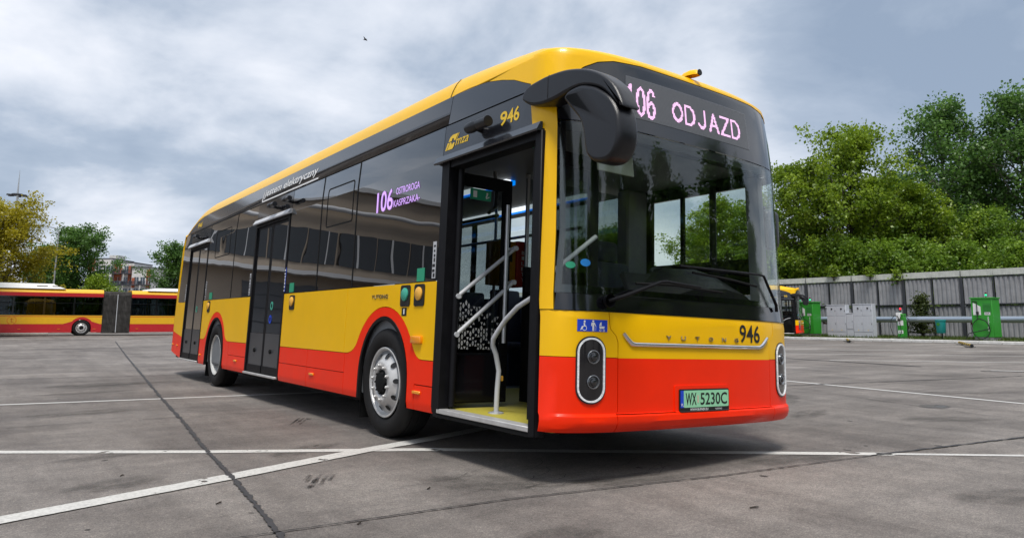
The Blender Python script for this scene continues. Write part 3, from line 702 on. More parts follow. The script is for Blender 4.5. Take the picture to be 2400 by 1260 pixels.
    # ---------------- headlamps
    for side in (-1, 1):
        cs = side * 1.016
        hl = patch('headlamp', rrect(cs - 0.106, cs + 0.106, 0.512, 0.936, 0.10, 8), M_BLK, P, off=0.006, thick=0.03, ds=0.03)
        ring_o, ring_i = rrect(cs - 0.096, cs + 0.096, 0.522, 0.926, 0.092, 8), rrect(cs - 0.085, cs + 0.085, 0.533, 0.915, 0.081, 8)
        patch('light_ring', ring_o, M_LEDW, hl, holes=[ring_i], off=0.014, thick=0.010, ds=0.03)
        for z in (0.805, 0.649):
            p = Vector(skin(cs - side * 0.012, z, 0.006)); nrm = (Vector(skin(cs - side * 0.012, z, 0.106)) - p).normalized()
            rt = nrm.to_track_quat('Z', 'Y').to_matrix().to_4x4(); rt.translation = p
            lm = MB().lathe([(0.0, 0.043), (0.010, 0.043), (0.012, 0.040), (0.003, 0.034)], 24, 'Z')
            o = lm.build('lamp_bezel', mat('lamp_bezel', (0.30, 0.31, 0.32), 0.25, metal=0.8), hl); o.data.transform(rt)
            lm = MB().lathe([(0.002, 0.034), (0.006, 0.028), (0.007, 0.022), (0.014, 0.020), (0.018, 0.012), (0.019, 0.0005)], 24, 'Z')
            o = lm.build('lamp_lens', mat('lamp_lens', (0.012, 0.013, 0.015), 0.05, coat=1.0), hl); o.data.transform(rt)
    # ---------------- nose trim and writing
    cpath = [(-0.772, 0.964), (-0.735, 0.925), (-0.70, 0.896), (-0.67, 0.892)] + [(-0.67 + 1.33 * k / 20, 0.892) for k in range(1, 21)] + [(0.70, 0.903), (0.74, 0.932), (0.777, 0.966)]
    cv, cf = [], []
    rows = ((-0.0165, 0.002), (-0.0145, 0.009), (-0.006, 0.015), (0.004, 0.016), (0.011, 0.012), (0.0145, 0.002))
    for i, (s_, z_) in enumerate(cpath):
        k = 0.55 if i in (0, len(cpath) - 1) else (0.85 if i in (1, len(cpath) - 2) else 1.0)
        for dz, o_ in rows: cv.append(skin(s_ + (dz * 0.5 if i < 3 else (-dz * 0.5 if i > len(cpath) - 4 else 0)), z_ + dz * k, o_))
    nr_ = len(rows)
    for i in range(len(cpath) - 1):
        for k in range(nr_ - 1): cf.append((i * nr_ + k, (i + 1) * nr_ + k, (i + 1) * nr_ + k + 1, i * nr_ + k + 1))
    link('chrome_trim', mesh('chrome_trim', cv, cf, M_CHR, 60), P)
    for i, ch in enumerate('YUTONG'):
        text_on('badge_letter', ch, M_CHR, P, -0.386 + i * 0.1465, 0.929, 0.046, 0.027, skin, off=0.007, bold=0.0, depth=0.006)
    text_on('fleet_number', '946', M_BTX, P, 0.412, 0.925, 0.262, 0.134, skin, off=0.003, bold=0.012)
    st = patch('access_sticker', rect(-1.115, -0.899, 0.965, 1.041), M_BLU, P, off=0.002, thick=0.002, ds=0.03)
    ic = MB()
    def disc(cx, cz, r, n=12, r2=None):
        if r2 is None: ic.add([skin(cx + r * math.cos(2 * math.pi * k / n), cz + r * math.sin(2 * math.pi * k / n), 0.004) for k in range(n)], [tuple(range(n))])
        else: ic.add([skin(cx + q * math.cos(2 * math.pi * k / n), cz + q * math.sin(2 * math.pi * k / n), 0.004) for q in (r, r2) for k in range(n)], [(k, (k + 1) % n, n + (k + 1) % n, n + k)[::-1] for k in range(n)])
    def poly(pts): ic.add([skin(a, b, 0.004) for a, b in pts], [tuple(range(len(pts)))])
    disc(-1.066, 1.028, 0.007); poly([(-1.073, 1.018), (-1.071, 0.996), (-1.055, 0.996), (-1.055, 1.002), (-1.062, 1.002), (-1.063, 1.018)]); disc(-1.066, 0.985, 0.016, 16, 0.0125); poly([(-1.095, 0.974), (-1.088, 0.974), (-1.078, 0.992), (-1.072, 0.992), (-1.072, 0.998), (-1.084, 0.998)])
    disc(-1.005, 1.031, 0.007); poly([(-1.018, 1.022), (-1.020, 1.0), (-1.014, 1.0), (-1.011, 1.012), (-1.011, 0.968), (-1.006, 0.968), (-1.005, 0.99), (-1.003, 0.968), (-0.998, 0.968), (-0.998, 1.012), (-0.988, 0.998), (-0.985, 1.001), (-0.994, 1.022)]); poly([(-0.986, 1.0), (-0.988, 0.97), (-0.986, 0.97), (-0.984, 1.0)])
    poly([(-0.962, 1.003), (-0.944, 1.003), (-0.944, 1.028), (-0.955, 1.022)]); poly([(-0.962, 1.0), (-0.92, 1.0), (-0.925, 0.985), (-0.957, 0.985)]); disc(-0.953, 0.974, 0.008, 12, 0.005); disc(-0.927, 0.974, 0.008, 12, 0.005)
    ic.build('pictogram', M_WHT, st, 0)
    rc = patch('plate_recess', rrect(-0.31, 0.262, 0.446, 0.622, 0.012), M_RED, P, off=0.008, thick=0.01)
    pl = patch('number_plate', rrect(-0.272, 0.256, 0.446, 0.598, 0.012), M_BTX, P, off=0.014, thick=0.006)
    patch('plate_field', rrect(-0.230, 0.248, 0.474, 0.588, 0.008), M_PLT, pl, off=0.0165, thick=0.002)
    patch('plate_band', rect(-0.262, -0.231, 0.474, 0.588), M_BLU, pl, off=0.0165, thick=0.002)
    text_on('plate_lettering', 'PL', M_WHT, pl, -0.256, 0.483, 0.022, 0.020, skin, off=0.018, bold=0.01)
    text_on('plate_lettering', 'WX', M_BTX, pl, -0.212, 0.490, 0.110, 0.082, skin, off=0.018, bold=0.014)
    text_on('plate_lettering', '5230C', M_BTX, pl, -0.060, 0.490, 0.290, 0.082, skin, off=0.018, bold=0.012)
    patch('plate_seal', rect(-0.092, -0.078, 0.505, 0.555), mat('seal', (0.6, 0.45, 0.35), 0.5), pl, off=0.018, thick=0.001)
    text_on('plate_lettering', 'WWW.BUSNEX.EU', M_WHT, pl, -0.165, 0.4525, 0.19, 0.016, skin, off=0.0155, bold=0.02)
    text_on('plate_lettering', 'YUTONG', M_WHT, pl, 0.10, 0.4535, 0.075, 0.011, skin, off=0.0155, bold=0.015)
    # ---------------- destination display (dot matrix)
    patch('display_panel', rect(-0.690, 0.725, 2.475, 2.785), M_DSP, P, off=0.003, thick=0.003, ds=0.05)
    stripes = MB()
    for r in range(32):
        z = 2.48 + r * 0.0095
        ss_ = [-0.68 + 1.395 * k / 22 for k in range(23)]
        stripes.add([skin(s, z, 0.0042) for s in ss_] + [skin(s, z + 0.0035, 0.0042) for s in ss_], [(k, k + 1, 23 + k + 1, 23 + k) for k in range(22)])
    stripes.build('display_louvre', mat('display_louvre', (0.17, 0.175, 0.185), 0.5), P, 0)
    GL = {'1': [[(0.1, 0.8), (0.55, 1), (0.55, 0)]], '0': [[(0.5, 1), (0.12, 0.86), (0, 0.6), (0, 0.4), (0.12, 0.14), (0.5, 0), (0.88, 0.14), (1, 0.4), (1, 0.6), (0.88, 0.86), (0.5, 1)]],
          '6': [[(0.95, 0.82), (0.75, 0.97), (0.45, 1), (0.12, 0.84), (0, 0.55), (0, 0.25), (0.15, 0.05), (0.5, 0), (0.85, 0.08), (1, 0.27), (0.9, 0.47), (0.55, 0.56), (0.15, 0.46), (0, 0.3)]],
          'O': [[(0.5, 1), (0.15, 0.88), (0, 0.6), (0, 0.4), (0.15, 0.12), (0.5, 0), (0.85, 0.12), (1, 0.4), (1, 0.6), (0.85, 0.88), (0.5, 1)]], 'D': [[(0, 0), (0, 1), (0.55, 1), (0.9, 0.8), (1, 0.5), (0.9, 0.2), (0.55, 0), (0, 0)]],
          'J': [[(0.85, 1), (0.85, 0.25), (0.65, 0.03), (0.3, 0.02), (0.05, 0.2)]], 'A': [[(0, 0), (0.5, 1), (1, 0)], [(0.2, 0.32), (0.8, 0.32)]], 'Z': [[(0, 1), (1, 1), (0, 0), (1, 0)]]}
    led = MB()
    def raster(txt, u0, v0, cw, chh, gap, thick, pw, ph):
        for i, c in enumerate(txt):
            for r in range(chh):
                for q in range(cw):
                    x, y = (q + 0.5) / cw, (r + 0.5) / chh; hit = False
                    for ln in GL[c]:
                        for (ax, ay), (bx, by) in zip(ln, ln[1:]):
                            m_ = thick / 2 / cw, thick / 2 / chh
                            A = Vector(((m_[0] + ax * (1 - 2 * m_[0])) * cw, (m_[1] + ay * (1 - 2 * m_[1])) * chh)); C = Vector(((m_[0] + bx * (1 - 2 * m_[0])) * cw, (m_[1] + by * (1 - 2 * m_[1])) * chh)); Q = Vector((q + 0.5, r + 0.5))
                            d = C - A; t = max(0, min(1, (Q - A).dot(d) / max(1e-6, d.dot(d))))
                            if (A + d * t - Q).length < thick / 2: hit = True
                    if hit:
                        s = u0 + (i * (cw + gap) + q) * pw; z = v0 + r * ph
                        led.add([skin(s, z, 0.006), skin(s + pw * 0.94, z, 0.006), skin(s + pw * 0.94, z + ph * 0.62, 0.006), skin(s, z + ph * 0.62, 0.006)], [(0, 1, 2, 3)])
    raster('106', -0.695, 2.493, 9, 25, 1, 2.3, 0.0102, 0.0095)
    raster('ODJAZD', -0.222, 2.53, 13, 17, 2, 2.5, 0.0094, 0.0095)
    led.build('display_lettering', M_LED, P, 0)
    # ---------------- side writing and fittings (door side)
    sp = P
    text_on('display_lettering', '106', M_LED2, sp, SY(2.92), 2.03, 0.34, 0.20, skin, off=0.003, bold=0.012)
    text_on('display_lettering', 'OSTROROGA', M_LED2, sp, SY(2.52), 2.155, 0.45, 0.062, skin, off=0.003, bold=0.0)
    text_on('display_lettering', 'KASPRZAKA-', M_LED2, sp, SY(2.56), 2.045, 0.50, 0.062, skin, off=0.003, bold=0.0)
    text_on('badge_letter', 'YUTONG', M_CHR, P, SY(2.90), 1.218, 0.34, 0.036, skin, off=0.006, bold=0.012, depth=0.006)
    text_on('fleet_number', '946', M_YTX, P, SY(0.885), 2.435, 0.285, 0.112, skin, off=0.003, bold=0.02)
    fn = skin
    lg = MB()
    def lp(pts): lg.add([skin(SY(1.665) + a, 2.40 + b, 0.003) for a, b in pts], [tuple(range(len(pts)))])
    lp([(0.0, 0.0), (0.022, 0.0), (0.06, 0.06), (0.03, 0.06)]); lp([(0.03, 0.0), (0.115, 0.0), (0.135, 0.02), (0.14, 0.05), (0.115, 0.05), (0.10, 0.035), (0.085, 0.06), (0.068, 0.06)]); lp([(0.04, 0.068), (0.09, 0.068), (0.10, 0.09), (0.12, 0.09), (0.13, 0.068), (0.15, 0.068), (0.185, 0.12), (0.10, 0.12), (0.062, 0.105)]); lp([(0.155, 0.06), (0.165, 0.06), (0.205, 0.12), (0.195, 0.12)])
    lg.build('operator_logo', M_YTX, P, 0)
    text_on('operator_logo', 'mza', M_YTX, P, SY(1.51), 2.418, 0.19, 0.052, skin, off=0.003, bold=0.008, shear=0.35)
    text_on('roof_slogan', 'jestem elektryczny', M_WHT, P, SY(6.72), 2.685, 2.02, 0.135, skin, off=0.003, bold=0.014, shear=0.25)
    patch('slogan_rule', sd([(4.62, 2.645), (6.76, 2.645), (6.76, 2.662), (4.62, 2.662)]), M_WHT, P, off=0.004, thick=0.003); patch('slogan_rule', sd([(6.755, 2.662), (6.785, 2.662), (6.745, 2.80), (6.725, 2.80)]), M_WHT, P, off=0.004, thick=0.003)
    def door_button(y0, y1, z0, z1, m):
        b = patch('door_button', sd(rrect(y0, y1, z0, z1, 0.025)), M_BTX, P, off=0.008, thick=0.01)
        yc, zc = (y0 + y1) / 2, z0 + (z1 - z0) * 0.56
        MB().lathe([(0.0, 0.056), (-0.012, 0.056), (-0.02, 0.046), (-0.02, 0.0005)], 20, 'X', (-HALF - 0.006, yc, zc)).build('push_button', m, b)
    text_on('fleet_number', '946', M_YTX, P, SY(10.72), 2.68, 0.34, 0.10, skin, off=0.003, bold=0.02)
    for y, z, m in ((5.93, 1.20, M_GRN), (5.95, 1.03, M_BLU), (10.1, 1.20, M_GRN)):
        patch('door_sticker', sd([(y + 0.055 * math.cos(2 * math.pi * k / 16), z + 0.055 * math.sin(2 * math.pi * k / 16)) for k in range(16)]), m, P, holes=[sd([(y + 0.03 * math.cos(2 * math.pi * k / 12), z + 0.03 * math.sin(2 * math.pi * k / 12)) for k in range(12)])], off=-0.014, thick=0.001)
    door_button(2.135, 2.31, 1.14, 1.322, M_GRN); door_button(1.885, 2.06, 1.14, 1.322, M_AMB); door_button(5.03, 5.20, 1.142, 1.312, M_AMB); door_button(9.08, 9.25, 1.142, 1.322, M_AMB)
    patch('pram_sticker', sdr(2.19, 2.28, 1.06, 1.13), M_BTX, P, off=0.002, thick=0.002); patch('pram_sticker', sdr(2.225, 2.245, 1.075, 1.12), M_WHT, P, off=0.004, thick=0.001)
    patch('side_sticker', sdr(1.905, 2.035, 1.345, 1.455), M_GST, P, off=0.003, thick=0.002); patch('side_sticker', sdr(5.10, 5.25, 1.35, 1.46), M_GST, P, off=0.003, thick=0.002); patch('side_sticker', sdr(9.02, 9.2, 1.35, 1.46), M_GST, P, off=0.003, thick=0.002)
    for y in (1.725, 5.415, 6.90, 9.45, 11.0):
        patch('side_sticker', sdr(y, y + 0.055, 1.36, 1.66), M_LGY if y != 5.415 else M_BLU, P, off=0.003, thick=0.002)
        rr = random.Random(int(y * 100))
        for k in range(7): patch('sticker_print', sdr(y + rr.uniform(0.006, 0.015), y + rr.uniform(0.035, 0.05), 1.37 + k * 0.041, 1.37 + k * 0.041 + rr.uniform(0.012, 0.034)), M_BTX if y != 5.415 else M_WHT, P, off=0.0045, thick=0.001)
    for a, b, c, d in ((1.885, 2.055, 0.835, 0.895),):
        MB().box((-HALF - 0.012, (a + b) / 2, (c + d) / 2), (0.03, b - a, d - c), None, 0.008, 2).build('side_marker', M_ORG, P)
    for y, z in ((1.94, 0.445), (4.31, 0.447), (7.32, 0.45), (9.45, 0.45), (11.3, 0.55), (11.7, 0.56)):
        MB().box((-HALF - 0.005, y, z), (0.018, 0.125 if y < 9 else 0.09, 0.026), None, 0.005).build('flap_marker', M_ORG, P)
    # cameras beside the doors
    def door_cam(y, z, s=1.0):
        c_ = MB().lathe([(-0.10 * s, 0.0005), (-0.095 * s, 0.03 * s), (-0.06 * s, 0.05 * s), (0.0, 0.055 * s), (0.07 * s, 0.05 * s), (0.07 * s, 0.04 * s)], 16, 'Y', (-HALF - 0.075, y + 0.06, z)); c_.lathe([(-0.16 * s, 0.001), (-0.16 * s, 0.05 * s), (0.0, 0.05 * s), (0.0, 0.001)], 14, 'Y', (-HALF - 0.075, y - 0.03, z)); c_.tube([(-HALF - 0.06, y + 0.04, z), (-HALF + 0.01, y + 0.05, z - 0.01)], 0.025, 10); c_.build('door_camera', M_MIR, P)
    door_cam(1.08, 2.475, 0.82); door_cam(6.0, 2.50, 0.65); door_cam(5.42, 2.50, 0.6); door_cam(10.3, 2.48, 0.65)
    # ---------------- wipers
    def on(s, z, o): return Vector(skin(s, z, o))
    w1 = MB().tube([on(-0.90, 1.165, 0.03), on(-0.80, 1.20, 0.07), on(-0.46, 1.315, 0.05), on(-0.40, 1.322, 0.05), on(-0.05, 1.305, 0.045)], [0.016, 0.014, 0.011, 0.011, 0.007], 8); w1.lathe([(0.0, 0.045), (0.03, 0.04), (0.05, 0.02), (0.05, 0.0005)], 14, 'Y', tuple(on(-0.90, 1.165, 0.06))); w1.build('wiper_arm', M_FRM, P)
    MB().tube([on(-0.66, 1.295, 0.02), on(-0.30, 1.305, 0.025), on(0.22, 1.285, 0.02)], 0.009, 6).build('wiper_blade', M_RUB, P)
    w2 = MB().tube([on(0.94, 1.18, 0.025), on(0.92, 1.23, 0.035), on(0.73, 1.445, 0.045), on(0.66, 1.45, 0.05), on(-0.25, 1.445, 0.04)], [0.013, 0.012, 0.010, 0.009, 0.007], 8); w2.build('wiper_arm', M_FRM, P)
    MB().tube([on(-0.1, 1.41, 0.02), on(0.3, 1.39, 0.025), on(0.66, 1.36, 0.02)], 0.009, 6).build('wiper_blade', M_RUB, P)
    sv, sf = [], []
    # ---------------- windscreen stickers
    def oval(cs, cz, rs, rz, m): patch('windscreen_sticker', [(cs + rs * math.cos(2 * math.pi * k / 18), cz + rz * math.sin(2 * math.pi * k / 18)) for k in range(18)], m, P, off=0.002, thick=0.001)
    oval(-1.148, 1.388, 0.034, 0.022, M_GST); oval(-1.044, 1.408, 0.036, 0.025, mat('sticker_blue', (0.02, 0.28, 0.75), 0.4))
    # ---------------- mirrors
    X0 = -1.245
    def crom(p, k=4):
        out = []; n = len(p)
        for i in range(n):
            a_, b_, c_, d_ = (Vector(p[(i + j) % n]) for j in (-1, 0, 1, 2))
            for t in [q / k for q in range(k)]: out.append(tuple(0.5 * ((2 * b_) + (c_ - a_) * t + (2 * a_ - 5 * b_ + 4 * c_ - d_) * t * t + (3 * b_ - a_ - 3 * c_ + d_) * t ** 3)))
        return out
    def shell(name, prof, rings_, shrink_to):
        prof = crom(prof)
        n_ = len(prof); vv, ff = [], []
        area = 0.0
        for (a_, b_), (c_, d_) in zip(prof, prof[1:] + prof[:1]): area += a_ * d_ - c_ * b_
        sg = 1 if area > 0 else -1
        nr = []
        for i in range(n_):
            p, q = prof[i - 1], prof[(i + 1) % n_]; t = Vector((q[0] - p[0], q[1] - p[1])).normalized(); nr.append((t.y * sg, -t.x * sg))
        for xo, d in rings_:
            for (y, z), (ny, nz_) in zip(prof, nr): vv.append((X0 + xo, y - ny * d, z - nz_ * d))
        for i in range(len(rings_) - 1):
            for k in range(n_): ff.append((i * n_ + k, i * n_ + (k + 1) % n_, (i + 1) * n_ + (k + 1) % n_, (i + 1) * n_ + k))
        ff += [tuple(range(n_)), tuple((len(rings_) - 1) * n_ + k for k in range(n_))]
        o = link(name, mesh(name, vv, ff, M_MIR, 38), P)
        bm = bmesh.new(); bm.from_mesh(o.data); bmesh.ops.recalc_face_normals(bm, faces=bm.faces); bm.to_mesh(o.data); bm.free()
        return o
    head = [(0.085, 2.43), (0.075, 2.46), (0.03, 2.485), (-0.075, 2.49), (-0.16, 2.465), (-0.234, 2.43), (-0.347, 2.345), (-0.415, 2.246), (-0.437, 2.133), (-0.43, 2.057), (-0.395, 1.99), (-0.345, 1.955), (-0.275, 1.95), (-0.195, 1.972), (-0.14, 2.02), (-0.12, 2.087), (-0.108, 2.157), (-0.075, 2.247), (-0.01, 2.323), (0.055, 2.39)]
    armp = [(0.56, 2.56), (0.535, 2.60), (0.486, 2.632), (0.37, 2.646), (0.25, 2.65), (0.073, 2.635), (-0.114, 2.585), (-0.251, 2.515), (-0.364, 2.42), (-0.425, 2.322), (-0.445, 2.268), (-0.43, 2.262), (-0.385, 2.292), (-0.335, 2.345), (-0.268, 2.405), (-0.175, 2.452), (-0.055, 2.482), (0.069, 2.478), (0.199, 2.462), (0.335, 2.462), (0.45, 2.485), (0.53, 2.525)]
    shell('mirror_arm', armp, [(-0.074, 0.020), (-0.0725, 0.014), (-0.068, 0.008), (-0.060, 0.003), (-0.048, 0.0), (-0.03, 0.0), (0.05, 0.0), (0.062, 0.003), (0.07, 0.010), (0.072, 0.018)], 0)
    shell('mirror_head', head, [(-0.088, 0.030), (-0.086, 0.023), (-0.080, 0.015), (-0.070, 0.008), (-0.055, 0.003), (-0.035, 0.0), (0.0, 0.0), (0.05, 0.0), (0.065, 0.005), (0.075, 0.014), (0.079, 0.026)], 0)
    MB().tube([(X0 - 0.062, 0.26, 2.464), (X0 - 0.0735, 0.26, 2.484), (X0 - 0.0735, 0.26, 2.63), (X0 - 0.062, 0.26, 2.647)], 0.0035, 5).build('mirror_seam', M_BTX, P)
    lm = MB().box((1.42, 0.50, 1.93), (0.20, 0.14, 0.36), None, 0.06, 3); lm.tube([(1.27, 0.60, 2.15), (1.40, 0.52, 2.12)], 0.025, 8); lm.build('mirror_head', M_MIR, P)
    # everything was built in the bus frame (nose centre at 0,0): shift under the empty
    bpy.data.objects.remove(T)
    for ch in B.children: ch.location = ch.location + Vector((HALF, 0, 0))
    return B
BUS = build_bus()
tag(BUS, 'yellow and red electric city bus with its front door open, nearest and largest vehicle', 'bus')

# ================================================================ yard
def ground_mat():
    m = bpy.data.materials.new('yard_concrete'); m.use_nodes = True; nt = m.node_tree; b = nt.nodes['Principled BSDF']
    t = nt.nodes.new('ShaderNodeTexCoord')
    def nz(scale, det, rough=0.6, sx=1.0, sy=1.0, rz=0.0):
        mp = nt.nodes.new('ShaderNodeMapping'); mp.inputs['Scale'].default_value = (sx, sy, 1); mp.inputs['Rotation'].default_value = (0, 0, rz)
        nt.links.new(t.outputs['Object'], mp.inputs[0])
        n = nt.nodes.new('ShaderNodeTexNoise'); n.inputs['Scale'].default_value = scale; n.inputs['Detail'].default_value = det; n.inputs['Roughness'].default_value = rough
        nt.links.new(mp.outputs[0], n.inputs['Vector']); return n.outputs[0]
    def ramp(v, stops):
        r = nt.nodes.new('ShaderNodeValToRGB'); nt.links.new(v, r.inputs[0]); e = r.color_ramp.elements
        e[0].position, e[0].color = stops[0][0], (*stops[0][1], 1); e[1].position, e[1].color = stops[-1][0], (*stops[-1][1], 1)
        for p, c in stops[1:-1]: q = e.new(p); q.color = (*c, 1)
        return r.outputs[0]
    def mul(a, c, f=1.0, op='MULTIPLY'):
        x = nt.nodes.new('ShaderNodeMix'); x.data_type = 'RGBA'; x.blend_type = op; x.inputs[0].default_value = f
        nt.links.new(a, x.inputs[6]); nt.links.new(c, x.inputs[7]); return x.outputs[2]
    big = ramp(nz(0.22, 6, 0.62), [(0.32, (0.132, 0.118, 0.109)), (0.50, (0.192, 0.175, 0.162)), (0.68, (0.246, 0.227, 0.212))])
    streak = ramp(nz(0.9, 5, 0.65, 0.25, 1.0, 0.5), [(0.36, (0.68, 0.67, 0.67)), (0.60, (1.08, 1.07, 1.06))])
    streak2 = ramp(nz(1.6, 5, 0.7, 1.0, 0.22, -0.35), [(0.38, (0.74, 0.73, 0.73)), (0.58, (1.04, 1.04, 1.04))])
    med = ramp(nz(7, 5, 0.7), [(0.33, (0.86, 0.86, 0.86)), (0.66, (1.12, 1.11, 1.10))])
    agg = ramp(nz(120, 3, 0.75), [(0.30, (0.50, 0.50, 0.51)), (0.50, (1.0, 1.0, 1.0)), (0.70, (1.75, 1.72, 1.66))])
    vor = nt.nodes.new('ShaderNodeTexVoronoi'); vor.inputs['Scale'].default_value = 85; nt.links.new(t.outputs['Object'], vor.inputs['Vector'])
    chips = ramp(vor.outputs['Distance'], [(0.0, (1.35, 1.33, 1.30)), (0.22, (1.0, 1.0, 1.0)), (1.0, (0.86, 0.86, 0.86))])
    peb = ramp(nz(38, 4, 0.75), [(0.32, (0.74, 0.74, 0.74)), (0.50, (1.0, 1.0, 1.0)), (0.68, (1.32, 1.31, 1.29))])
    col = mul(mul(mul(mul(mul(mul(big, streak), streak2), med), agg), chips), peb)
    nt.links.new(col, b.inputs['Base Color'])
    rr = nt.nodes.new('ShaderNodeMapRange'); rr.inputs[3].default_value = 0.62; rr.inputs[4].default_value = 0.95; nt.links.new(nz(1.4, 5), rr.inputs[0]); nt.links.new(rr.outputs[0], b.inputs['Roughness'])
    bp = nt.nodes.new('ShaderNodeBump'); bp.inputs['Strength'].default_value = 0.8; bp.inputs['Distance'].default_value = 0.008
    nt.links.new(nz(130, 4, 0.8), bp.inputs['Height']); nt.links.new(bp.outputs[0], b.inputs['Normal'])
    return m
def worn_paint(name, col, wear=0.36, scale=5.0):
    """thin road paint: chips and worn-through islands let the concrete show"""
    m = bpy.data.materials.new(name); m.use_nodes = True; nt = m.node_tree; b = nt.nodes['Principled BSDF']; b.inputs['Roughness'].default_value = 0.75
    t = nt.nodes.new('ShaderNodeTexCoord')
    n = nt.nodes.new('ShaderNodeTexNoise'); n.inputs['Scale'].default_value = scale; n.inputs['Detail'].default_value = 8; n.inputs['Roughness'].default_value = 0.62; nt.links.new(t.outputs['Object'], n.inputs['Vector'])
    r = nt.nodes.new('ShaderNodeValToRGB'); r.color_ramp.elements[0].position = wear - 0.012; r.color_ramp.elements[1].position = wear + 0.012; nt.links.new(n.outputs[0], r.inputs[0])
    n2 = nt.nodes.new('ShaderNodeTexNoise'); n2.inputs['Scale'].default_value = 60; n2.inputs['Detail'].default_value = 5; nt.links.new(t.outputs['Object'], n2.inputs['Vector'])
    r2 = nt.nodes.new('ShaderNodeValToRGB'); r2.color_ramp.elements[0].position = 0.3; r2.color_ramp.elements[0].color = tuple(c * 0.72 for c in col) + (1,); r2.color_ramp.elements[1].position = 0.6; r2.color_ramp.elements[1].color = (*col, 1); nt.links.new(n2.outputs[0], r2.inputs[0])
    nt.links.new(r2.outputs[0], b.inputs['Base Color']); nt.links.new(r.outputs[0], b.inputs['Alpha'])
    return m
gm = ground_mat()
GV = [(-400, -300, 0), (500, -300, 0), (500, 700, 0), (-400, 700, 0)]
GROUND = link('ground', mesh('ground', GV, [(0, 1, 2, 3)], gm, 0)); tag(GROUND, kind='structure')
rng = random.Random(11)
def strip(name, pts, w, m, z=0.004, jag=0.0, step=0.12, parent=GROUND, seed=1):
    """a band along a ground polyline, its edges broken by jag"""
    r = random.Random(seed); P = []
    for (a, b) in zip(pts, pts[1:]):
        a, b = Vector(a), Vector(b); n = max(1, int((b - a).length / step))
        for k in range(n): P.append(a.lerp(b, k / n))
    P.append(Vector(pts[-1])); v = []
    for i, p in enumerate(P):
        d = (P[min(i + 1, len(P) - 1)] - P[max(i - 1, 0)]).normalized(); nn = Vector((-d.y, d.x))
        wa = w / 2 + r.uniform(-jag, jag); wb = w / 2 + r.uniform(-jag, jag)
        v += [(p.x + nn.x * wa, p.y + nn.y * wa, z), (p.x - nn.x * wb, p.y - nn.y * wb, z)]
    f = [(2 * i, 2 * i + 1, 2 * i + 3, 2 * i + 2)[::-1] for i in range(len(P) - 1)]
    me = mesh(name, v, f, m, 0)
    return link(name, me, parent)
M_TAR = mat('tar', (0.035, 0.034, 0.036), 0.7, var=0.3, vscale=20)
M_CRK = mat('crack', (0.03, 0.028, 0.027), 0.9)
M_PNT = worn_paint('line_paint', (0.56, 0.55, 0.52), 0.385, 3.2)
M_PNT2 = worn_paint('line_paint_solid', (0.54, 0.53, 0.51), 0.33, 4.0)
# tar joints between the concrete fields
strip('tar_joint', [(0.65, 34.7), (-0.9, 20), (-2.19, 7.34), (-2.45, 4.6)], 0.035, M_TAR, 0.008, 0.012, 0.10, seed=2)
strip('tar_joint', [(-2.45, 4.6), (-2.63, 2.94), (-2.78, 1.27), (-2.90, 0.20), (-3.0, -0.9)], 0.030, M_TAR, 0.008, 0.011, 0.03, seed=3)
strip('tar_joint', [(-4.6, 0.42), (-3.05, 0.30), (-1.58, 0.17), (-0.04, -0.13), (1.56, -0.33)], 0.013, M_CRK, 0.008, 0.004, 0.03, seed=4)
strip('tar_joint', [(1.56, -0.33), (3.49, -0.64), (7.5, -1.3)], 0.028, M_TAR, 0.008, 0.008, 0.05, seed=5)
strip('tar_joint', [(4.6, 4.0), (6.27, 3.65), (10.34, 2.69), (13, 2.1)], 0.04, M_TAR, 0.008, 0.012, 0.12, seed=6)
strip('tar_joint', [(14.4, 11.0), (14.01, 8.84), (13.74, 7.24), (13.3, 4.8)], 0.12, M_TAR, 0.008, 0.03, 0.2, seed=7)
strip('tar_joint', [(-3.9, 5.10), (-3.2, 5.12)], 0.012, M_CRK, 0.008, 0.004, 0.05, seed=8)
strip('tar_joint', [(-2.75, 5.05), (-2.0, 5.0), (-1.3, 4.93)], 0.010, M_CRK, 0.008, 0.003, 0.05, seed=9)
strip('tar_joint', [(-3.9, 11.9), (-1.2, 11.3), (3, 10.6)], 0.03, M_CRK, 0.008, 0.01, 0.1, seed=10)
strip('tar_joint', [(12.9, 3.4), (13.4, 2.6), (14.2, 1.2)], 0.10, M_TAR, 0.008, 0.03, 0.2, seed=12)
strip('tar_joint', [(5.9, 2.9), (5.3, 1.4), (4.9, 0.2)], 0.012, M_CRK, 0.008, 0.004, 0.1, seed=13)
# painted lines
strip('painted_line', [(-4.5, 7.55), (-2.59, 7.16), (-0.97, 6.89), (1.5, 6.45)], 0.105, M_PNT2, 0.004, 0.004, 0.3)
strip('painted_line', [(-5.2, 4.52), (-3.96, 3.65), (-2.665, 2.77), (-1.2, 1.87), (-0.13, 1.03), (1.42, -0.17), (1.68, -0.375)], 0.118, M_PNT, 0.004, 0.003, 0.1)
strip('painted_line', [(1.60, -0.30), (2.46, -0.995), (3.6, -1.95), (6, -3.95)], 0.075, M_PNT2, 0.004, 0.003, 0.1)
strip('painted_line', [(-5.2, 0.92), (-3.98, 1.315), (-2.775, 1.70), (-1.645, 2.10), (-0.96, 2.29), (0.4, 2.75)], 0.165, M_PNT, 0.0065, 0.004, 0.1)
strip('painted_line', [(7.2, 4.55), (7.2, 4.27), (6.6, 0.44), (6.3, -1.5)], 0.11, M_PNT2, 0.004, 0.004, 0.3)
for a, b, w in (((15.5, 11.9), (24.0, 2.6), 0.13), ((14.2, 7.55), (20.0, 1.3), 0.13), ((19.3, 13.2), (27.5, 5.1), 0.14), ((13.26, 3.34), (15.6, 0.3), 0.13), ((23.0, 16.4), (32.0, 9.7), 0.14)):
    strip('painted_line', [a, b], w, M_PNT2, 0.004, 0.006, 0.5)
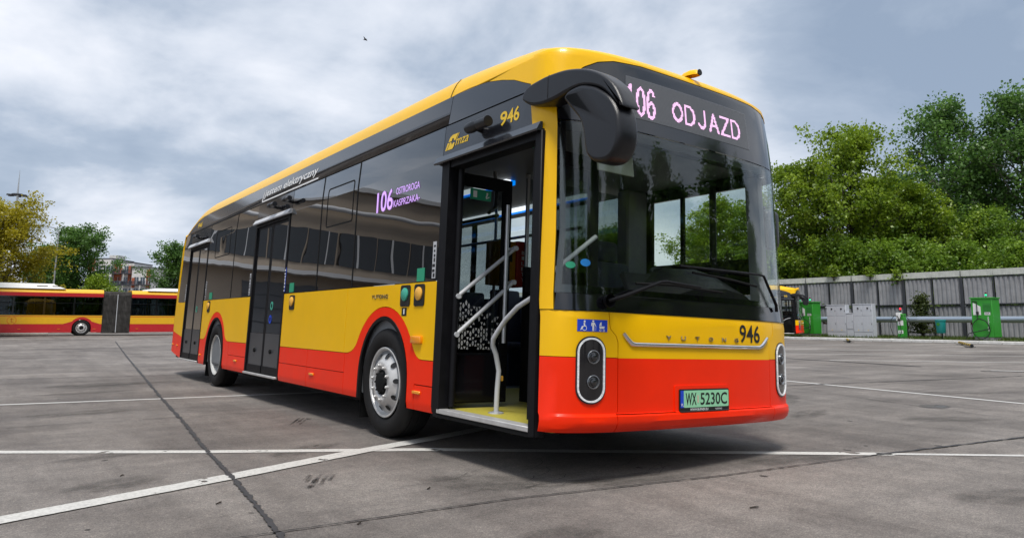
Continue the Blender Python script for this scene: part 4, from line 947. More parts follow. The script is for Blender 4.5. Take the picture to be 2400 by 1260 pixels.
# dark tyre scuffs, stains and repaired patches
def stain_mat(name, col, dens, scale, sx=1.0, sy=1.0, lo=0.30, hi=0.62):
    m = bpy.data.materials.new(name); m.use_nodes = True; nt = m.node_tree; b = nt.nodes['Principled BSDF']; b.inputs['Base Color'].default_value = (*col, 1); b.inputs['Roughness'].default_value = 0.8
    t = nt.nodes.new('ShaderNodeTexCoord'); mp = nt.nodes.new('ShaderNodeMapping'); mp.inputs['Scale'].default_value = (sx, sy, 1); nt.links.new(t.outputs['Object'], mp.inputs[0])
    n = nt.nodes.new('ShaderNodeTexNoise'); n.inputs['Scale'].default_value = scale; n.inputs['Detail'].default_value = 7; n.inputs['Roughness'].default_value = 0.68; nt.links.new(mp.outputs[0], n.inputs['Vector'])
    g = nt.nodes.new('ShaderNodeTexGradient'); g.gradient_type = 'SPHERICAL'; nt.links.new(t.outputs['Object'], g.inputs[0])
    # object space is the unit disc of the stain, so it fades towards its rim
    a = nt.nodes.new('ShaderNodeMath'); a.operation = 'MULTIPLY'; nt.links.new(n.outputs[0], a.inputs[0])
    r0 = nt.nodes.new('ShaderNodeValToRGB'); r0.color_ramp.elements[0].position = 0.0; r0.color_ramp.elements[1].position = 0.55; nt.links.new(g.outputs[0], r0.inputs[0]); nt.links.new(r0.outputs[0], a.inputs[1])
    r = nt.nodes.new('ShaderNodeMapRange'); r.inputs[1].default_value = lo; r.inputs[2].default_value = hi; r.inputs[4].default_value = dens; nt.links.new(a.outputs[0], r.inputs[0]); nt.links.new(r.outputs[0], b.inputs['Alpha'])
    return m
S1 = stain_mat('rubber_scuff', (0.05, 0.045, 0.043), 0.8, 2.6, 2.6, 0.45, 0.36, 0.62); S2 = stain_mat('damp_stain', (0.06, 0.055, 0.05), 0.42, 2.2, 1, 1, 0.34, 0.66); S3 = stain_mat('patch_repair', (0.09, 0.09, 0.092), 0.9, 0.9)
disc_me = {}
def stain(x, y, rx, ry, rot, m, z=0.0022):
    if m.name not in disc_me: disc_me[m.name] = mesh('stain', [(math.cos(2 * math.pi * k / 28), math.sin(2 * math.pi * k / 28), 0) for k in range(28)], [tuple(range(28))], m, 0)
    o = link('stain', disc_me[m.name], GROUND, (x, y, z), (0, 0, rot)); o.scale = (rx, ry, 1)
for i, a in enumerate([(-1.45, 0.62, 0.75, 0.42, -0.7, S2), (-0.6, 0.15, 0.8, 0.3, -0.25, S2), (5.34, 0.95, 0.42, 0.28, 0.3, S3), (0.9, -0.05, 0.9, 0.3, -0.2, S2), (-2.6, 9.8, 1.4, 0.8, 0.2, S2), (-3.2, 6.0, 1.0, 0.4, 0.1, S2), (4.6, 2.6, 1.2, 0.5, 0.6, S2), (2.8, -1.9, 0.8, 0.5, 0.1, S2), (-3.4, 1.9, 0.5, 0.3, 0.3, S2), (-2.0, 2.4, 0.6, 0.25, 0.5, S2), (0.9, -1.5, 0.7, 0.35, -0.4, S2), (-3.3, 3.0, 0.7, 0.2, 0.2, S2), (4.2, 0.3, 0.9, 0.35, -0.5, S2), (-1.9, -0.6, 0.5, 0.3, 0.2, S2), (3.4, 1.4, 0.8, 0.3, 0.3, S2), (7.5, 1.5, 1.2, 0.4, -0.5, S2), (-2.9, 8.5, 1.2, 0.35, 0.2, S2)]):
    stain(*a, z=0.0016 + 0.0002 * i)
M_SCF = bpy.data.materials.new('scuff'); M_SCF.use_nodes = True
_b = M_SCF.node_tree.nodes['Principled BSDF']; _b.inputs['Base Color'].default_value = (0.035, 0.03, 0.028, 1); _b.inputs['Roughness'].default_value = 0.85
_t = M_SCF.node_tree.nodes.new('ShaderNodeTexCoord'); _n = M_SCF.node_tree.nodes.new('ShaderNodeTexNoise'); _n.inputs['Scale'].default_value = 9; _n.inputs['Detail'].default_value = 6
_r = M_SCF.node_tree.nodes.new('ShaderNodeMapRange'); _r.inputs[1].default_value = 0.36; _r.inputs[2].default_value = 0.66; _r.inputs[3].default_value = 0.05; _r.inputs[4].default_value = 0.6
M_SCF.node_tree.links.new(_t.outputs['Object'], _n.inputs['Vector']); M_SCF.node_tree.links.new(_n.outputs[0], _r.inputs[0]); M_SCF.node_tree.links.new(_r.outputs[0], _b.inputs['Alpha'])
for cx, cy, k0 in ((-2.24, 1.44, 1), (-1.36, 4.22, 2)):
    rs = random.Random(k0)
    for i in range(8):
        u = (i - 3.5) * 0.021; L = rs.uniform(0.14, 0.46) * (1.0 if i < 6 else 0.6); sx, sy = cx + u * 0.81 + rs.uniform(-0.02, 0.02), cy - u * 0.585 + rs.uniform(-0.03, 0.03)
        strip('tyre_scuff', [(sx, sy), (sx - 0.5 * L, sy - 0.86 * L)], 0.026, M_SCF, 0.0030 + 0.0003 * i, 0.004, 0.03, seed=i + 40 * k0)
rs = random.Random(77)
S4 = stain_mat('oil_drip', (0.03, 0.028, 0.027), 0.8, 1.2, 1, 1, 0.22, 0.5)
for i in range(26):
    x, y = rs.choice([(rs.uniform(-3.9, 0.5), rs.uniform(-1.6, 3.2)), (rs.uniform(-3.5, -1.6), rs.uniform(3, 9)), (rs.uniform(1, 6), rs.uniform(-1.5, 1.5))]); q = rs.uniform(0.012, 0.05)
    stain(x, y, q, q * rs.uniform(0.5, 1.0), rs.uniform(0, 3), S4, 0.0010 + 0.00002 * i)
# fine cracks
for i in range(16):
    r = random.Random(50 + i); x, y = -2.1 + r.uniform(0, 1.7), 0.12 + r.uniform(0.0, 0.75); a = r.uniform(-0.9, 0.5); pts = [(x, y)]
    for k in range(6): a += r.uniform(-0.6, 0.6); x += 0.09 * math.cos(a); y += 0.09 * math.sin(a); pts.append((x, y))
    strip('hairline_crack', pts, 0.0035, M_CRK, 0.0062, 0.0012, 0.03, seed=i)
# twigs and scraps lying on the concrete
M_TWG = mat('twig', (0.035, 0.028, 0.022), 0.9)
for i, (x, y, L, a, lab) in enumerate([(-1.86, 0.66, 0.05, 0.4, 'dark twig on the concrete between the front door and the thin joint'), (-2.52, 0.19, 0.05, 0.5, 'dark twig beside the thin joint, lower centre of the picture'), (-0.62, -0.75, 0.06, -0.7, 'dark twig on the concrete in front of the number plate'), (-3.0, 1.02, 0.05, 0.3, 'dark twig between the thick tar joint and the diagonal white line'), (-3.33, 2.14, 0.03, 0.2, 'tiny dark scrap above the diagonal white line at the left')]):
    t = MB().tube([(x, y, 0.006), (x + L * 0.5 * math.cos(a), y + L * 0.5 * math.sin(a), 0.011), (x + L * math.cos(a + 0.4), y + L * math.sin(a + 0.4), 0.006)], [0.004, 0.005, 0.002], 5)
    o = t.build('twig', M_TWG); tag(o, lab, 'twig', 'twigs on the yard')

# ================================================================ island, kerb, fence
M_KRB = mat('kerb_white', (0.68, 0.67, 0.64), 0.8, var=0.2, vscale=5)
M_PAV = mat('pavement', (0.24, 0.225, 0.205), 0.9, var=0.2, vscale=3)
PAVE = MB().span((33.62, -6, 0.0), (36.3, 62, 0.10)).build('pavement', M_PAV); tag(PAVE, kind='structure')
KERB = MB().span((33.30, -6, -0.05), (33.615, 62, 0.02)).build('kerb', M_PAV); tag(KERB, kind='structure')
ks = MB().box((0, 0, 0.0), (0.31, 0.985, 0.13), None, 0.012).mesh('kerb_stone', M_KRB)
for k in range(34): link('kerb_stone', ks, KERB, (33.458 + rng.uniform(-0.012, 0.012), 4.0 + k, 0.078 + rng.uniform(-0.008, 0.008)), (rng.uniform(-.01, .01), 0, rng.uniform(-0.01, 0.01)))
LAWN = MB().span((36.31, -6, 0.0), (43.5, 62, 0.11)).build('lawn', mat('soil', (0.07, 0.075, 0.03), 0.95, var=0.3, vscale=2)); tag(LAWN, kind='structure')
KERB2 = MB().span((-12, 52.6, -0.05), (-1.2, 52.95, 0.02)).build('kerb', M_PAV); tag(KERB2, kind='structure')
for k in range(11): link('kerb_stone', ks, KERB2, (-11.5 + k, 52.78, 0.07), (0, 0, math.pi / 2))
def grass(n, x0, x1, y0, y1, seed):
    r = np.random.default_rng(seed); x = r.uniform(x0, x1, n); y = r.uniform(y0, y1, n); h = r.uniform(0.05, 0.20, n); a = r.uniform(0, 6.28, n); w = r.uniform(0.012, 0.03, n)
    v = np.zeros((n, 3, 3)); v[:, 0] = np.stack([x - w * np.cos(a), y - w * np.sin(a), np.full(n, 0.10)], 1); v[:, 1] = np.stack([x + w * np.cos(a), y + w * np.sin(a), np.full(n, 0.10)], 1)
    v[:, 2] = np.stack([x + r.normal(0, 0.05, n), y + r.normal(0, 0.05, n), 0.10 + h], 1)
    me = bpy.data.meshes.new('grass'); me.from_pydata(v.reshape(-1, 3).tolist(), [], np.arange(3 * n).reshape(-1, 3).tolist()); me.materials.append(leaf_mat('grass_blade', (0.11, 0.16, 0.025), (0.06, 0.10, 0.015)))
    return tag(link('grass', me), 'rough grass growing along the foot of the noise barrier', 'grass', kind='stuff')
def leaf_mat(name, c1, c2, trans=0.45):
    if name in Mat.cache: return Mat.cache[name]
    m = bpy.data.materials.new(name); m.use_nodes = True; nt = m.node_tree
    for n in list(nt.nodes): nt.nodes.remove(n)
    o = nt.nodes.new('ShaderNodeOutputMaterial'); d = nt.nodes.new('ShaderNodeBsdfDiffuse'); t = nt.nodes.new('ShaderNodeBsdfTranslucent'); mx = nt.nodes.new('ShaderNodeMixShader'); mx.inputs[0].default_value = trans
    gmn = nt.nodes.new('ShaderNodeNewGeometry'); r = nt.nodes.new('ShaderNodeValToRGB'); r.color_ramp.elements[0].color = (*c2, 1); r.color_ramp.elements[1].color = (*c1, 1)
    tcn = nt.nodes.new('ShaderNodeTexCoord'); nz = nt.nodes.new('ShaderNodeTexNoise'); nz.inputs['Scale'].default_value = 0.9; nz.inputs['Detail'].default_value = 2; nt.links.new(tcn.outputs['Object'], nz.inputs['Vector'])
    ad = nt.nodes.new('ShaderNodeMath'); ad.operation = 'MULTIPLY_ADD'; ad.inputs[1].default_value = 0.45; nt.links.new(gmn.outputs['Random Per Island'], ad.inputs[0])
    sc_ = nt.nodes.new('ShaderNodeMath'); sc_.operation = 'MULTIPLY_ADD'; sc_.inputs[1].default_value = 1.6; sc_.inputs[2].default_value = -0.5; nt.links.new(nz.outputs[0], sc_.inputs[0]); nt.links.new(sc_.outputs[0], ad.inputs[2])
    nt.links.new(ad.outputs[0], r.inputs[0])
    gl = nt.nodes.new('ShaderNodeBsdfGlossy'); gl.inputs['Roughness'].default_value = 0.45; gl.inputs[0].default_value = (0.5, 0.5, 0.5, 1); m2 = nt.nodes.new('ShaderNodeMixShader'); m2.inputs[0].default_value = 0.05
    nt.links.new(r.outputs[0], d.inputs[0]); nt.links.new(r.outputs[0], t.inputs[0]); nt.links.new(d.outputs[0], mx.inputs[1]); nt.links.new(t.outputs[0], mx.inputs[2]); nt.links.new(mx.outputs[0], m2.inputs[1]); nt.links.new(gl.outputs[0], m2.inputs[2]); nt.links.new(m2.outputs[0], o.inputs[0])
    Mat.cache[name] = m; return m
grass(9000, 36.2, 41.8, 8, 30, 5)

M_CORR = mat('corrugated_panel', (0.30, 0.30, 0.31), 0.5, var=0.22, vscale=1.3, bump=0.1, bscale=30)
M_CAP = mat('barrier_cap', (0.46, 0.47, 0.43), 0.6, var=0.18, vscale=2.5)
M_PST = mat('barrier_steel', (0.035, 0.038, 0.045), 0.5)
FEN = empty('noise_barrier', (42, 15.55, 0))
def corr(w, z0, z1, n=6, d=0.05):
    v, f = [], []
    prof = []
    for k in range(n):
        x = k * w / n; q = w / n
        prof += [(x, 0), (x + q * 0.30, 0), (x + q * 0.42, -d), (x + q * 0.88, -d)]
    prof.append((w, 0))
    for y, x in prof: v += [(x, y, z0), (x, y, z1)]
    f = [(2 * i, 2 * i + 1, 2 * i + 3, 2 * i + 2) for i in range(len(prof) - 1)]
    vb = [(x + 0.03, y, z) for x, y, z in v]; n0 = len(v)
    f += [tuple(n0 + i for i in q[::-1]) for q in f]
    return mesh('wall_panel', v + vb, f, M_CORR, 0)
pu, pl_ = corr(1.50, 2.08, 3.56), corr(1.50, 0.13, 1.90)
cap = MB().box((-0.04, 0.8, 3.84), (0.05, 1.655, 0.36), Matrix.Rotation(0.10, 3, 'Y'), 0.006)
for k in range(9): cap.box((-0.068, 0.06 + k * 0.185, 3.84), (0.012, 0.012, 0.35), Matrix.Rotation(0.10, 3, 'Y'))
cap = cap.mesh('cap_panel', M_CAP)
post = MB().box((0, 0, 1.81), (0.16, 0.09, 3.62), None, 0.008).box((-0.09, 0, 1.81), (0.012, 0.18, 3.62)).box((-0.085, 0, 3.83), (0.014, 0.03, 0.40), Matrix.Rotation(0.10, 3, 'Y')).mesh('post', M_PST)
mpost = MB().span((-0.055, -0.03, 0.12), (0.05, 0.03, 3.6)).mesh('mullion', M_PST)
rail = MB().span((-0.075, 0.05, 1.905), (0.03, 3.28, 1.95)); rail.span((-0.075, 0.05, 2.02), (0.03, 3.28, 2.07)); rail.span((-0.065, 0.05, 3.575), (0.03, 3.28, 3.625)); rail = rail.mesh('rail', M_PST)
for b in range(-4, 14):
    y = b * 3.33
    link('post', post, FEN, (0, y, 0)); link('mullion', mpost, FEN, (0, y + 1.665, 0)); link('rail', rail, FEN, (0, y, 0))
    for h in (0, 1):
        link('wall_panel', pu, FEN, (0, y + 0.09 + h * 1.65, 0)); link('wall_panel', pl_, FEN, (0, y + 0.09 + h * 1.65, 0)); link('cap_panel', cap, FEN, (0, y + h * 1.665, 0))
tag(FEN, 'long grey corrugated noise barrier with a pale cap, behind the green chargers', 'fence')

# ---------------- insulated pipe on brown stands
M_PIPE = mat('pipe_sheet', (0.42, 0.48, 0.55), 0.3, metal=0.7)
PIPE = empty('insulated_pipe', (39.5, 8, 0))
seg_me = MB().lathe([(0.0, 0.182), (0.03, 0.186), (0.05, 0.178), (2.98, 0.178)], 20, 'Y').mesh('pipe_section', M_PIPE)
for k in range(10): link('pipe_section', seg_me, PIPE, (0, k * 2.98, 1.16))
st_me = MB().span((-0.06, -0.06, 0.1), (0.06, 0.06, 0.93)).span((-0.05, -0.42, 0.86), (0.05, 0.42, 0.95)).span((-0.05, 0.34, 0.95), (0.05, 0.42, 1.02)).span((-0.05, -0.42, 0.95), (0.05, -0.34, 1.02)).mesh('pipe_stand', mat('rust_brown', (0.10, 0.035, 0.022), 0.8, var=0.3))
for y in (5.8, 14.5, 22.5): link('pipe_stand', st_me, PIPE, (0, y, 0))
tag(PIPE, 'long silver insulated pipe running low in front of the noise barrier', 'pipe')

# ---------------- chargers
M_CGR = mat('charger_green', (0.028, 0.29, 0.022), 0.45, var=0.08, vscale=4)
M_CGD = mat('charger_green_dark', (0.018, 0.20, 0.018), 0.5)
M_CBL = mat('charger_cable', (0.012, 0.014, 0.013), 0.6)
M_CONC = mat('plinth', (0.33, 0.32, 0.31), 0.9, var=0.15)
M_LGRN = mat('lamp_green', (0.02, 0.6, 0.3), 0.3, emit=(0.02, 0.9, 0.32), estr=0.6)
M_LRED = mat('lamp_red', (0.6, 0.01, 0.02), 0.3, emit=(1.0, 0.03, 0.05), estr=0.8)
def big_charger(x, y, label, no, cable=True):
    C = empty('charging_cabinet', (x, y, 0.1))
    MB().span((0.03, 0.05, 0.0), (0.88, 0.92, 0.17)).build('plinth', M_CONC, C)
    MB().span((0.0, 0.0, 0.17), (0.90, 0.97, 2.10), 0.012).build('cabinet_body', M_CGR, C)
    MB().span((-0.04, -0.04, 2.105), (0.94, 1.01, 2.16), 0.01).build('lid', M_CGR, C)
    fx = lambda u, v, w: (-w, 0.97 - u, v)
    gr = MB()
    for k in range(7): gr.box((-0.008, 0.24, 1.46 + k * 0.06), (0.016, 0.34, 0.03), Matrix.Rotation(0.4, 3, 'Y'))
    gr.span((-0.003, 0.06, 1.42), (0.004, 0.42, 1.88)); gr.build('vent_grille', M_CGD, C)
    patch('holster_panel', [(0.08, 1.28), (0.44, 1.28), (0.44, 1.70), (0.10, 1.90)], M_WHT, C, fn=fx, off=0.006, thick=0.01)
    patch('number_tag', rect(0.60, 0.86, 1.28, 1.42), M_WHT, C, fn=fx, off=0.004, thick=0.004)
    text_on('tag_lettering', no, M_BTX, C, 0.63, 1.31, 0.20, 0.08, fx, off=0.006, bold=0.02)
    text_on('maker_lettering', 'EKOenergetyka', M_WHT, C, 0.0, 0.0, 0.72, 0.10, lambda u, v, w: (-0.004, 0.97 - 0.80 + v, 0.48 + u), off=0, bold=0.012)
    MB().span((-0.07, 0.62, 1.30), (-0.006, 0.74, 1.46), 0.02).build('connector', M_CBL, C)
    MB().span((-0.02, 0.70, 1.93), (0.0, 0.90, 1.97)).build('display', M_BTX, C)
    if cable:
        pts = [(-0.05, 0.68, 1.94), (-0.06, 0.68, 1.5), (-0.07, 0.69, 1.1)]
        for k in range(26):
            t = 2.2 + 2 * math.pi * 1.15 * k / 25; pts.append((-0.10 - 0.03 * math.sin(k), 0.56 + 0.42 * math.cos(t) * (1 - 0.1 * k / 25), 0.58 + 0.50 * math.sin(t)))
        pts += [(-0.15, 1.10, 0.35), (-0.25, 1.25, 0.03), (-0.4, 1.0, 0.015), (-0.5, 0.5, 0.015)]
        MB().tube(pts, 0.021, 7).build('cable', M_CBL, C)
    s = MB().lathe([(2.16, 0.05), (2.17, 0.025), (2.24, 0.025), (2.25, 0.045)], 12, 'Z', (0.42, 0.40, 0)).build('signal_base', M_BTX, C)
    MB().lathe([(2.25, 0.046), (2.33, 0.046), (2.335, 0.001)], 12, 'Z', (0.42, 0.40, 0)).build('signal_lamp', M_LGRN, C)
    MB().lathe([(2.337, 0.046), (2.42, 0.046), (2.43, 0.001)], 12, 'Z', (0.42, 0.40, 0)).build('signal_lamp', mat('lamp_off', (0.12, 0.01, 0.02), 0.3), C)
    return tag(C, label, 'charger', 'green charging cabinets')
big_charger(36.6, 12.02, 'large green charging cabinet with looped black cable, nearest the right edge', '22A')
big_charger(37.6, 22.45, 'green charging cabinet partly behind the nose of the far bus', '24A')
C = empty('slim_charger', (36.6, 16.42, 0.1)); tag(C, 'slim green and white charging post topped by a red lamp', 'charger')
MB().span((-0.25, -0.25, 0.0), (0.55, 0.65, 0.03)).build('plinth', M_CONC, C)
MB().span((0.0, 0.0, 0.03), (0.32, 0.36, 1.36), 0.012).build('cabinet_body', M_CGR, C)
MB().span((-0.03, 0.16, 0.98), (0.20, 0.39, 1.42), 0.01).build('head_panel', M_WHT, C)
fx2 = lambda u, v, w: (-w, 0.36 - u, v)
patch('front_print', rect(0.03, 0.33, 0.72, 1.0), M_WHT, C, fn=fx2, off=0.004, thick=0.003); patch('front_print', rect(0.03, 0.30, 0.28, 0.46), M_WHT, C, fn=fx2, off=0.004, thick=0.003)
text_on('maker_lettering', 'EKO', M_CGR, C, 0.07, 0.32, 0.18, 0.08, fx2, off=0.006, bold=0.02)
MB().span((-0.09, 0.14, 0.95), (-0.03, 0.30, 1.08), 0.02).build('connector', M_CBL, C)
for sg, y0 in ((1, 0.36), (-1, 0.0)):
    pts = [(-0.04, 0.2, 1.02), (-0.06, 0.2 + sg * 0.10, 1.24), (-0.05, y0 + sg * 0.10, 1.27), (-0.03, y0 + sg * 0.30, 1.05), (-0.03, y0 + sg * 0.36, 0.6), (-0.06, y0 + sg * 0.22, 0.15), (-0.12, 0.25, 0.05), (-0.12, 0.10, 0.35), (-0.08, 0.18, 0.9)]
    MB().tube(pts, 0.018, 7).build('cable', M_CBL, C)
MB().lathe([(1.36, 0.02), (1.50, 0.02), (1.51, 0.04), (1.59, 0.04)], 10, 'Z', (0.2, 0.24, 0)).build('signal_base', M_BTX, C)
MB().lathe([(1.59, 0.046), (1.68, 0.046), (1.69, 0.001)], 12, 'Z', (0.2, 0.24, 0)).build('signal_lamp', M_LRED, C)

# ---------------- grey switch cabinets
M_SWG = mat('switch_grey', (0.50, 0.52, 0.56), 0.5, var=0.06)
for y0, y1, zt, lab in ((18.62, 19.78, 2.02, 'tall pale grey switch cabinet nearer the slim charging post'), (19.79, 20.22, 1.50, 'short grey switch cabinet between two taller ones'), (20.23, 21.45, 2.0, 'tall pale grey switch cabinet nearer the far bus')):
    C = empty('switch_cabinet', (37.5, (y0 + y1) / 2, 0.1)); h = (y1 - y0) / 2
    tag(C, lab, 'cabinet', 'row of grey switch cabinets')
    MB().span((0, -h, 0.0), (0.42, h, zt - 0.1), 0.01).build('cabinet_body', M_SWG, C)
    MB().span((-0.03, -h - 0.002, zt - 0.099), (0.44, h + 0.002, zt - 0.06), 0.008).build('lid', M_SWG, C)
    MB().span((-0.006, -h + 0.01, 0.02), (-0.001, h - 0.01, 0.30)).build('plinth_panel', M_SWG, C)
    nd = 2 if h > 0.4 else 1; w = 2 * h / nd
    for k in range(nd):
        a = -h + k * w
        rows = ((0.33, 1.25), (1.27, zt - 0.14)) if h > 0.4 else ((0.50, zt - 0.14),)
        for z0, z1 in rows:
            d = MB().span((-0.016, a + 0.014, z0), (-0.001, a + w - 0.014, z1), 0.004).build('door', M_SWG, C)
            MB().box((-0.02, a + 0.06, (z0 + z1) / 2), (0.012, 0.02, 0.09)).build('handle', M_BTX, d)
        if h > 0.4:
            MB().lathe([(0.0, 0.05), (-0.02, 0.05), (-0.03, 0.03), (-0.03, 0.001)], 12, 'X', (-0.016, a + w * 0.45, zt - 0.32)).build('rotary_switch', M_BTX, C)
            MB().box((-0.0175, a + w * 0.5, 0.42), (0.003, 0.05, 0.045)).build('warning_label', M_YTX, C)

# ---------------- litter bin
C = empty('litter_bin', (37.2, 14.78, 0.1)); tag(C, 'turquoise litter bin on a post in front of the silver pipe', 'bin')
M_BIN = mat('bin_turquoise', (0.012, 0.26, 0.25), 0.4)
MB().lathe([(0.32, 0.001), (0.32, 0.19), (0.36, 0.215), (0.95, 0.25), (0.97, 0.275), (1.03, 0.28), (1.04, 0.26), (0.99, 0.225), (0.45, 0.20), (0.45, 0.001)], 24, 'Z').build('bucket', M_BIN, C)
MB().tube([(0.1, 0.0, 0.0), (0.1, 0.0, 0.34)], 0.03, 10).build('post', M_BTX, C)
MB().lathe([(0.0, 0.09), (-0.004, 0.09), (-0.005, 0.06), (-0.005, 0.001)], 16, 'X', (-0.245, 0.02, 0.80)).build('emblem', M_CGD, C)

# ---------------- striped guide tubes by the kerb
M_STY = mat('stripe_yellow', (0.55, 0.36, 0.04), 0.7, var=0.2)
for (a, b, lab) in (((33.1, 17.75), (29.6, 15.65), 'short-looking black and yellow guide tube below the grey cabinets'), ((32.35, 11.9), (27.6, 9.45), 'black and yellow guide tube below the large green charger')):
    A, Bv = Vector((*a, 0.09)), Vector((*b, 0.09)); G = empty('guide_tube', (A.x, A.y, 0)); tag(G, lab, 'guide tube', 'striped guide tubes'); n = 14
    for k in range(n):
        p, q = A.lerp(Bv, k / n) - Vector((A.x, A.y, 0)), A.lerp(Bv, (k + 1) / n) - Vector((A.x, A.y, 0))
        MB().tube([p, q], 0.055, 12).build('tube_band', M_STY if k % 2 == 0 else M_BTX, G)
    for t in (0.15, 0.85):
        p = A.lerp(Bv, t) - Vector((A.x, A.y, 0)); MB().box((p.x, p.y, 0.012), (0.3, 0.3, 0.02)).build('foot_plate', M_PST, G)

# ================================================================ trees
M_BARK = mat('bark', (0.055, 0.045, 0.035), 0.9, var=0.35, vscale=4, bump=0.5, bscale=12)
M_BARKL = mat('bark_pale', (0.11, 0.10, 0.085), 0.9, var=0.35, vscale=4)
L_MAPLE = leaf_mat('leaf_fresh', (0.33, 0.45, 0.030), (0.075, 0.16, 0.012))
L_DARK = leaf_mat('leaf_dark', (0.17, 0.32, 0.06), (0.030, 0.09, 0.020))
L_MID = leaf_mat('leaf_mid', (0.26, 0.40, 0.034), (0.050, 0.13, 0.013))
L_YEL = leaf_mat('leaf_yellowgreen', (0.56, 0.48, 0.025), (0.24, 0.22, 0.014))
def tree_meshes(seed, H, R, base=0.25, leaf=0.22, nleaf=12000, lm=L_MID, bark=M_BARK, shape='round', spread=0.55, droop=0.0, lean=0.0):
    """tapered trunk with limbs; leaves cluster on the twig ends, so sky shows between the clumps"""
    r = random.Random(seed); T = MB(); ends = []
    top = H * 0.90; tp = []; x = y = 0.0
    for k in range(9):
        t = k / 8; tp.append(Vector((x, y, t * top))); x += r.uniform(-0.05, 0.05) * H * 0.12 + lean * H / 8; y += r.uniform(-0.05, 0.05) * H * 0.12
    r0 = H * 0.016 + 0.03
    T.tube(tp, [r0 * (1.25 if k == 0 else 1) * (1 - 0.93 * k / 8) for k in range(9)], 8)
    def env(t):           # crown radius along the height, 0..1 above the base
        if shape == 'round': return math.sin(math.pi * min(1, 0.10 + 0.86 * t)) ** 0.65
        if shape == 'tall': return (0.55 + 0.45 * math.sin(math.pi * (0.15 + 0.75 * t))) * (1 - 0.55 * t ** 3)
        return max(0.15, 1 - t) ** 0.7
    nl = int(26 + H * 1.6)
    for i in range(nl):
        t = (i + r.random()) / nl; zt = lerp(base, 0.97, t) * top
        k = zt / top * 8; b = tp[min(7, int(k))].lerp(tp[min(8, int(k) + 1)], k - int(k))
        L = R * env(t) * r.uniform(0.65, 1.18); a = i * 2.399 + r.uniform(-0.5, 0.5); up = lerp(0.25, 0.95, t) - droop
        d = Vector((math.cos(a), math.sin(a), up)).normalized(); pts = [b]; p = b.copy()
        for q in range(4):
            d = (d + Vector((r.uniform(-.22, .22), r.uniform(-.22, .22), r.uniform(-0.12, 0.18) - droop * 0.3))).normalized(); p = p + d * L / 4; pts.append(p.copy())
        rb = max(0.012, r0 * 0.42 * (1 - 0.75 * t)); T.tube(pts, [rb, rb * 0.75, rb * 0.5, rb * 0.32, rb * 0.15], 5, False)
        for q in range(int(5 + L * 1.4)):
            u = r.uniform(0.25, 1.0); j = min(3, int(u * 4)); s = pts[j].lerp(pts[j + 1], u * 4 - j)
            dd = Vector((r.gauss(0, 1), r.gauss(0, 1), r.gauss(0.15, 0.7))).normalized(); l2 = L * r.uniform(0.15, 0.38); e = s + dd * l2
            if l2 > 0.5: T.tube([s, s.lerp(e, 0.5) + Vector((0, 0, 0.05)), e], [rb * 0.28, rb * 0.18, rb * 0.07], 4, False)
            ends += [e, s.lerp(e, 0.55)]
        ends.append(pts[-1])
    ends.append(tp[-1] + Vector((0, 0, H * 0.05)))
    E = np.array([tuple(e) for e in ends]); g = np.random.default_rng(seed)
    wgt = g.uniform(0.15, 1.5, len(E)) ** 1.7; wgt /= wgt.sum(); idx = g.choice(len(E), nleaf, p=wgt)
    sig = spread * (0.6 + 0.8 * g.random(len(E)))[idx][:, None]
    c = E[idx] + np.clip(g.normal(0, 1, (nleaf, 3)), -1.45, 1.45) * sig * np.array([1, 1, 0.72])
    c[:, 2] = np.maximum(c[:, 2], 0.3)
    nrm = g.normal(0, 1, (nleaf, 3)) + np.array([0, 0, 0.9]); nrm /= np.linalg.norm(nrm, axis=1)[:, None]
    a = np.cross(nrm, g.normal(0, 1, (nleaf, 3))); a /= np.linalg.norm(a, axis=1)[:, None]; b = np.cross(nrm, a)
    ln = leaf * g.uniform(0.6, 1.3, nleaf)[:, None]; wd = ln * 0.36
    v = np.stack([c - a * ln * 0.5, c - a * ln * 0.05 + b * wd + nrm * ln * 0.06, c + a * ln * 0.5 - nrm * ln * 0.08, c - a * ln * 0.05 - b * wd + nrm * ln * 0.06], 1).reshape(-1, 3)
    me = bpy.data.meshes.new('crown'); me.vertices.add(4 * nleaf); me.vertices.foreach_set('co', v.ravel()); me.loops.add(4 * nleaf); me.loops.foreach_set('vertex_index', np.arange(4 * nleaf, dtype=np.int32))
    me.polygons.add(nleaf); me.polygons.foreach_set('loop_start', np.arange(0, 4 * nleaf, 4, dtype=np.int32)); me.polygons.foreach_set('loop_total', np.full(nleaf, 4, dtype=np.int32)); me.materials.append(lm); me.update(calc_edges=True); me.validate()
    return T.mesh('trunk', bark, 60), me
def tree(name, meshes, loc, label, rz=0.0, scale=1.0, group=None, cat='tree'):
    t = empty(name, loc, rz); t.scale = (scale,) * 3 if not isinstance(scale, tuple) else scale
    link('trunk', meshes[0], t); link('crown', meshes[1], t)
    return tag(t, label, cat, group)
TA = tree_meshes(1, 18.5, 4.6, 0.16, 0.23, 22000, L_DARK, M_BARKL, 'tall', 0.42)
TB = tree_meshes(2, 18.5, 4.8, 0.18, 0.23, 22000, L_DARK, M_BARKL, 'tall', 0.42)
TC = tree_meshes(3, 12.5, 4.2, 0.15, 0.21, 26000, L_MAPLE, M_BARK, 'round', 0.34)
TD = tree_meshes(4, 11.0, 4.0, 0.12, 0.21, 24000, L_MID, M_BARK, 'round', 0.40)
TE = tree_meshes(5, 6.4, 3.2, 0.06, 0.20, 17000, L_MID, M_BARK, 'round', 0.36)
TY = tree_meshes(6, 10.6, 4.7, 0.16, 0.17, 34000, L_YEL, M_BARK, 'round', 0.33)
TG = tree_meshes(7, 9.2, 2.9, 0.10, 0.17, 26000, L_DARK, M_BARK, 'round', 0.29)
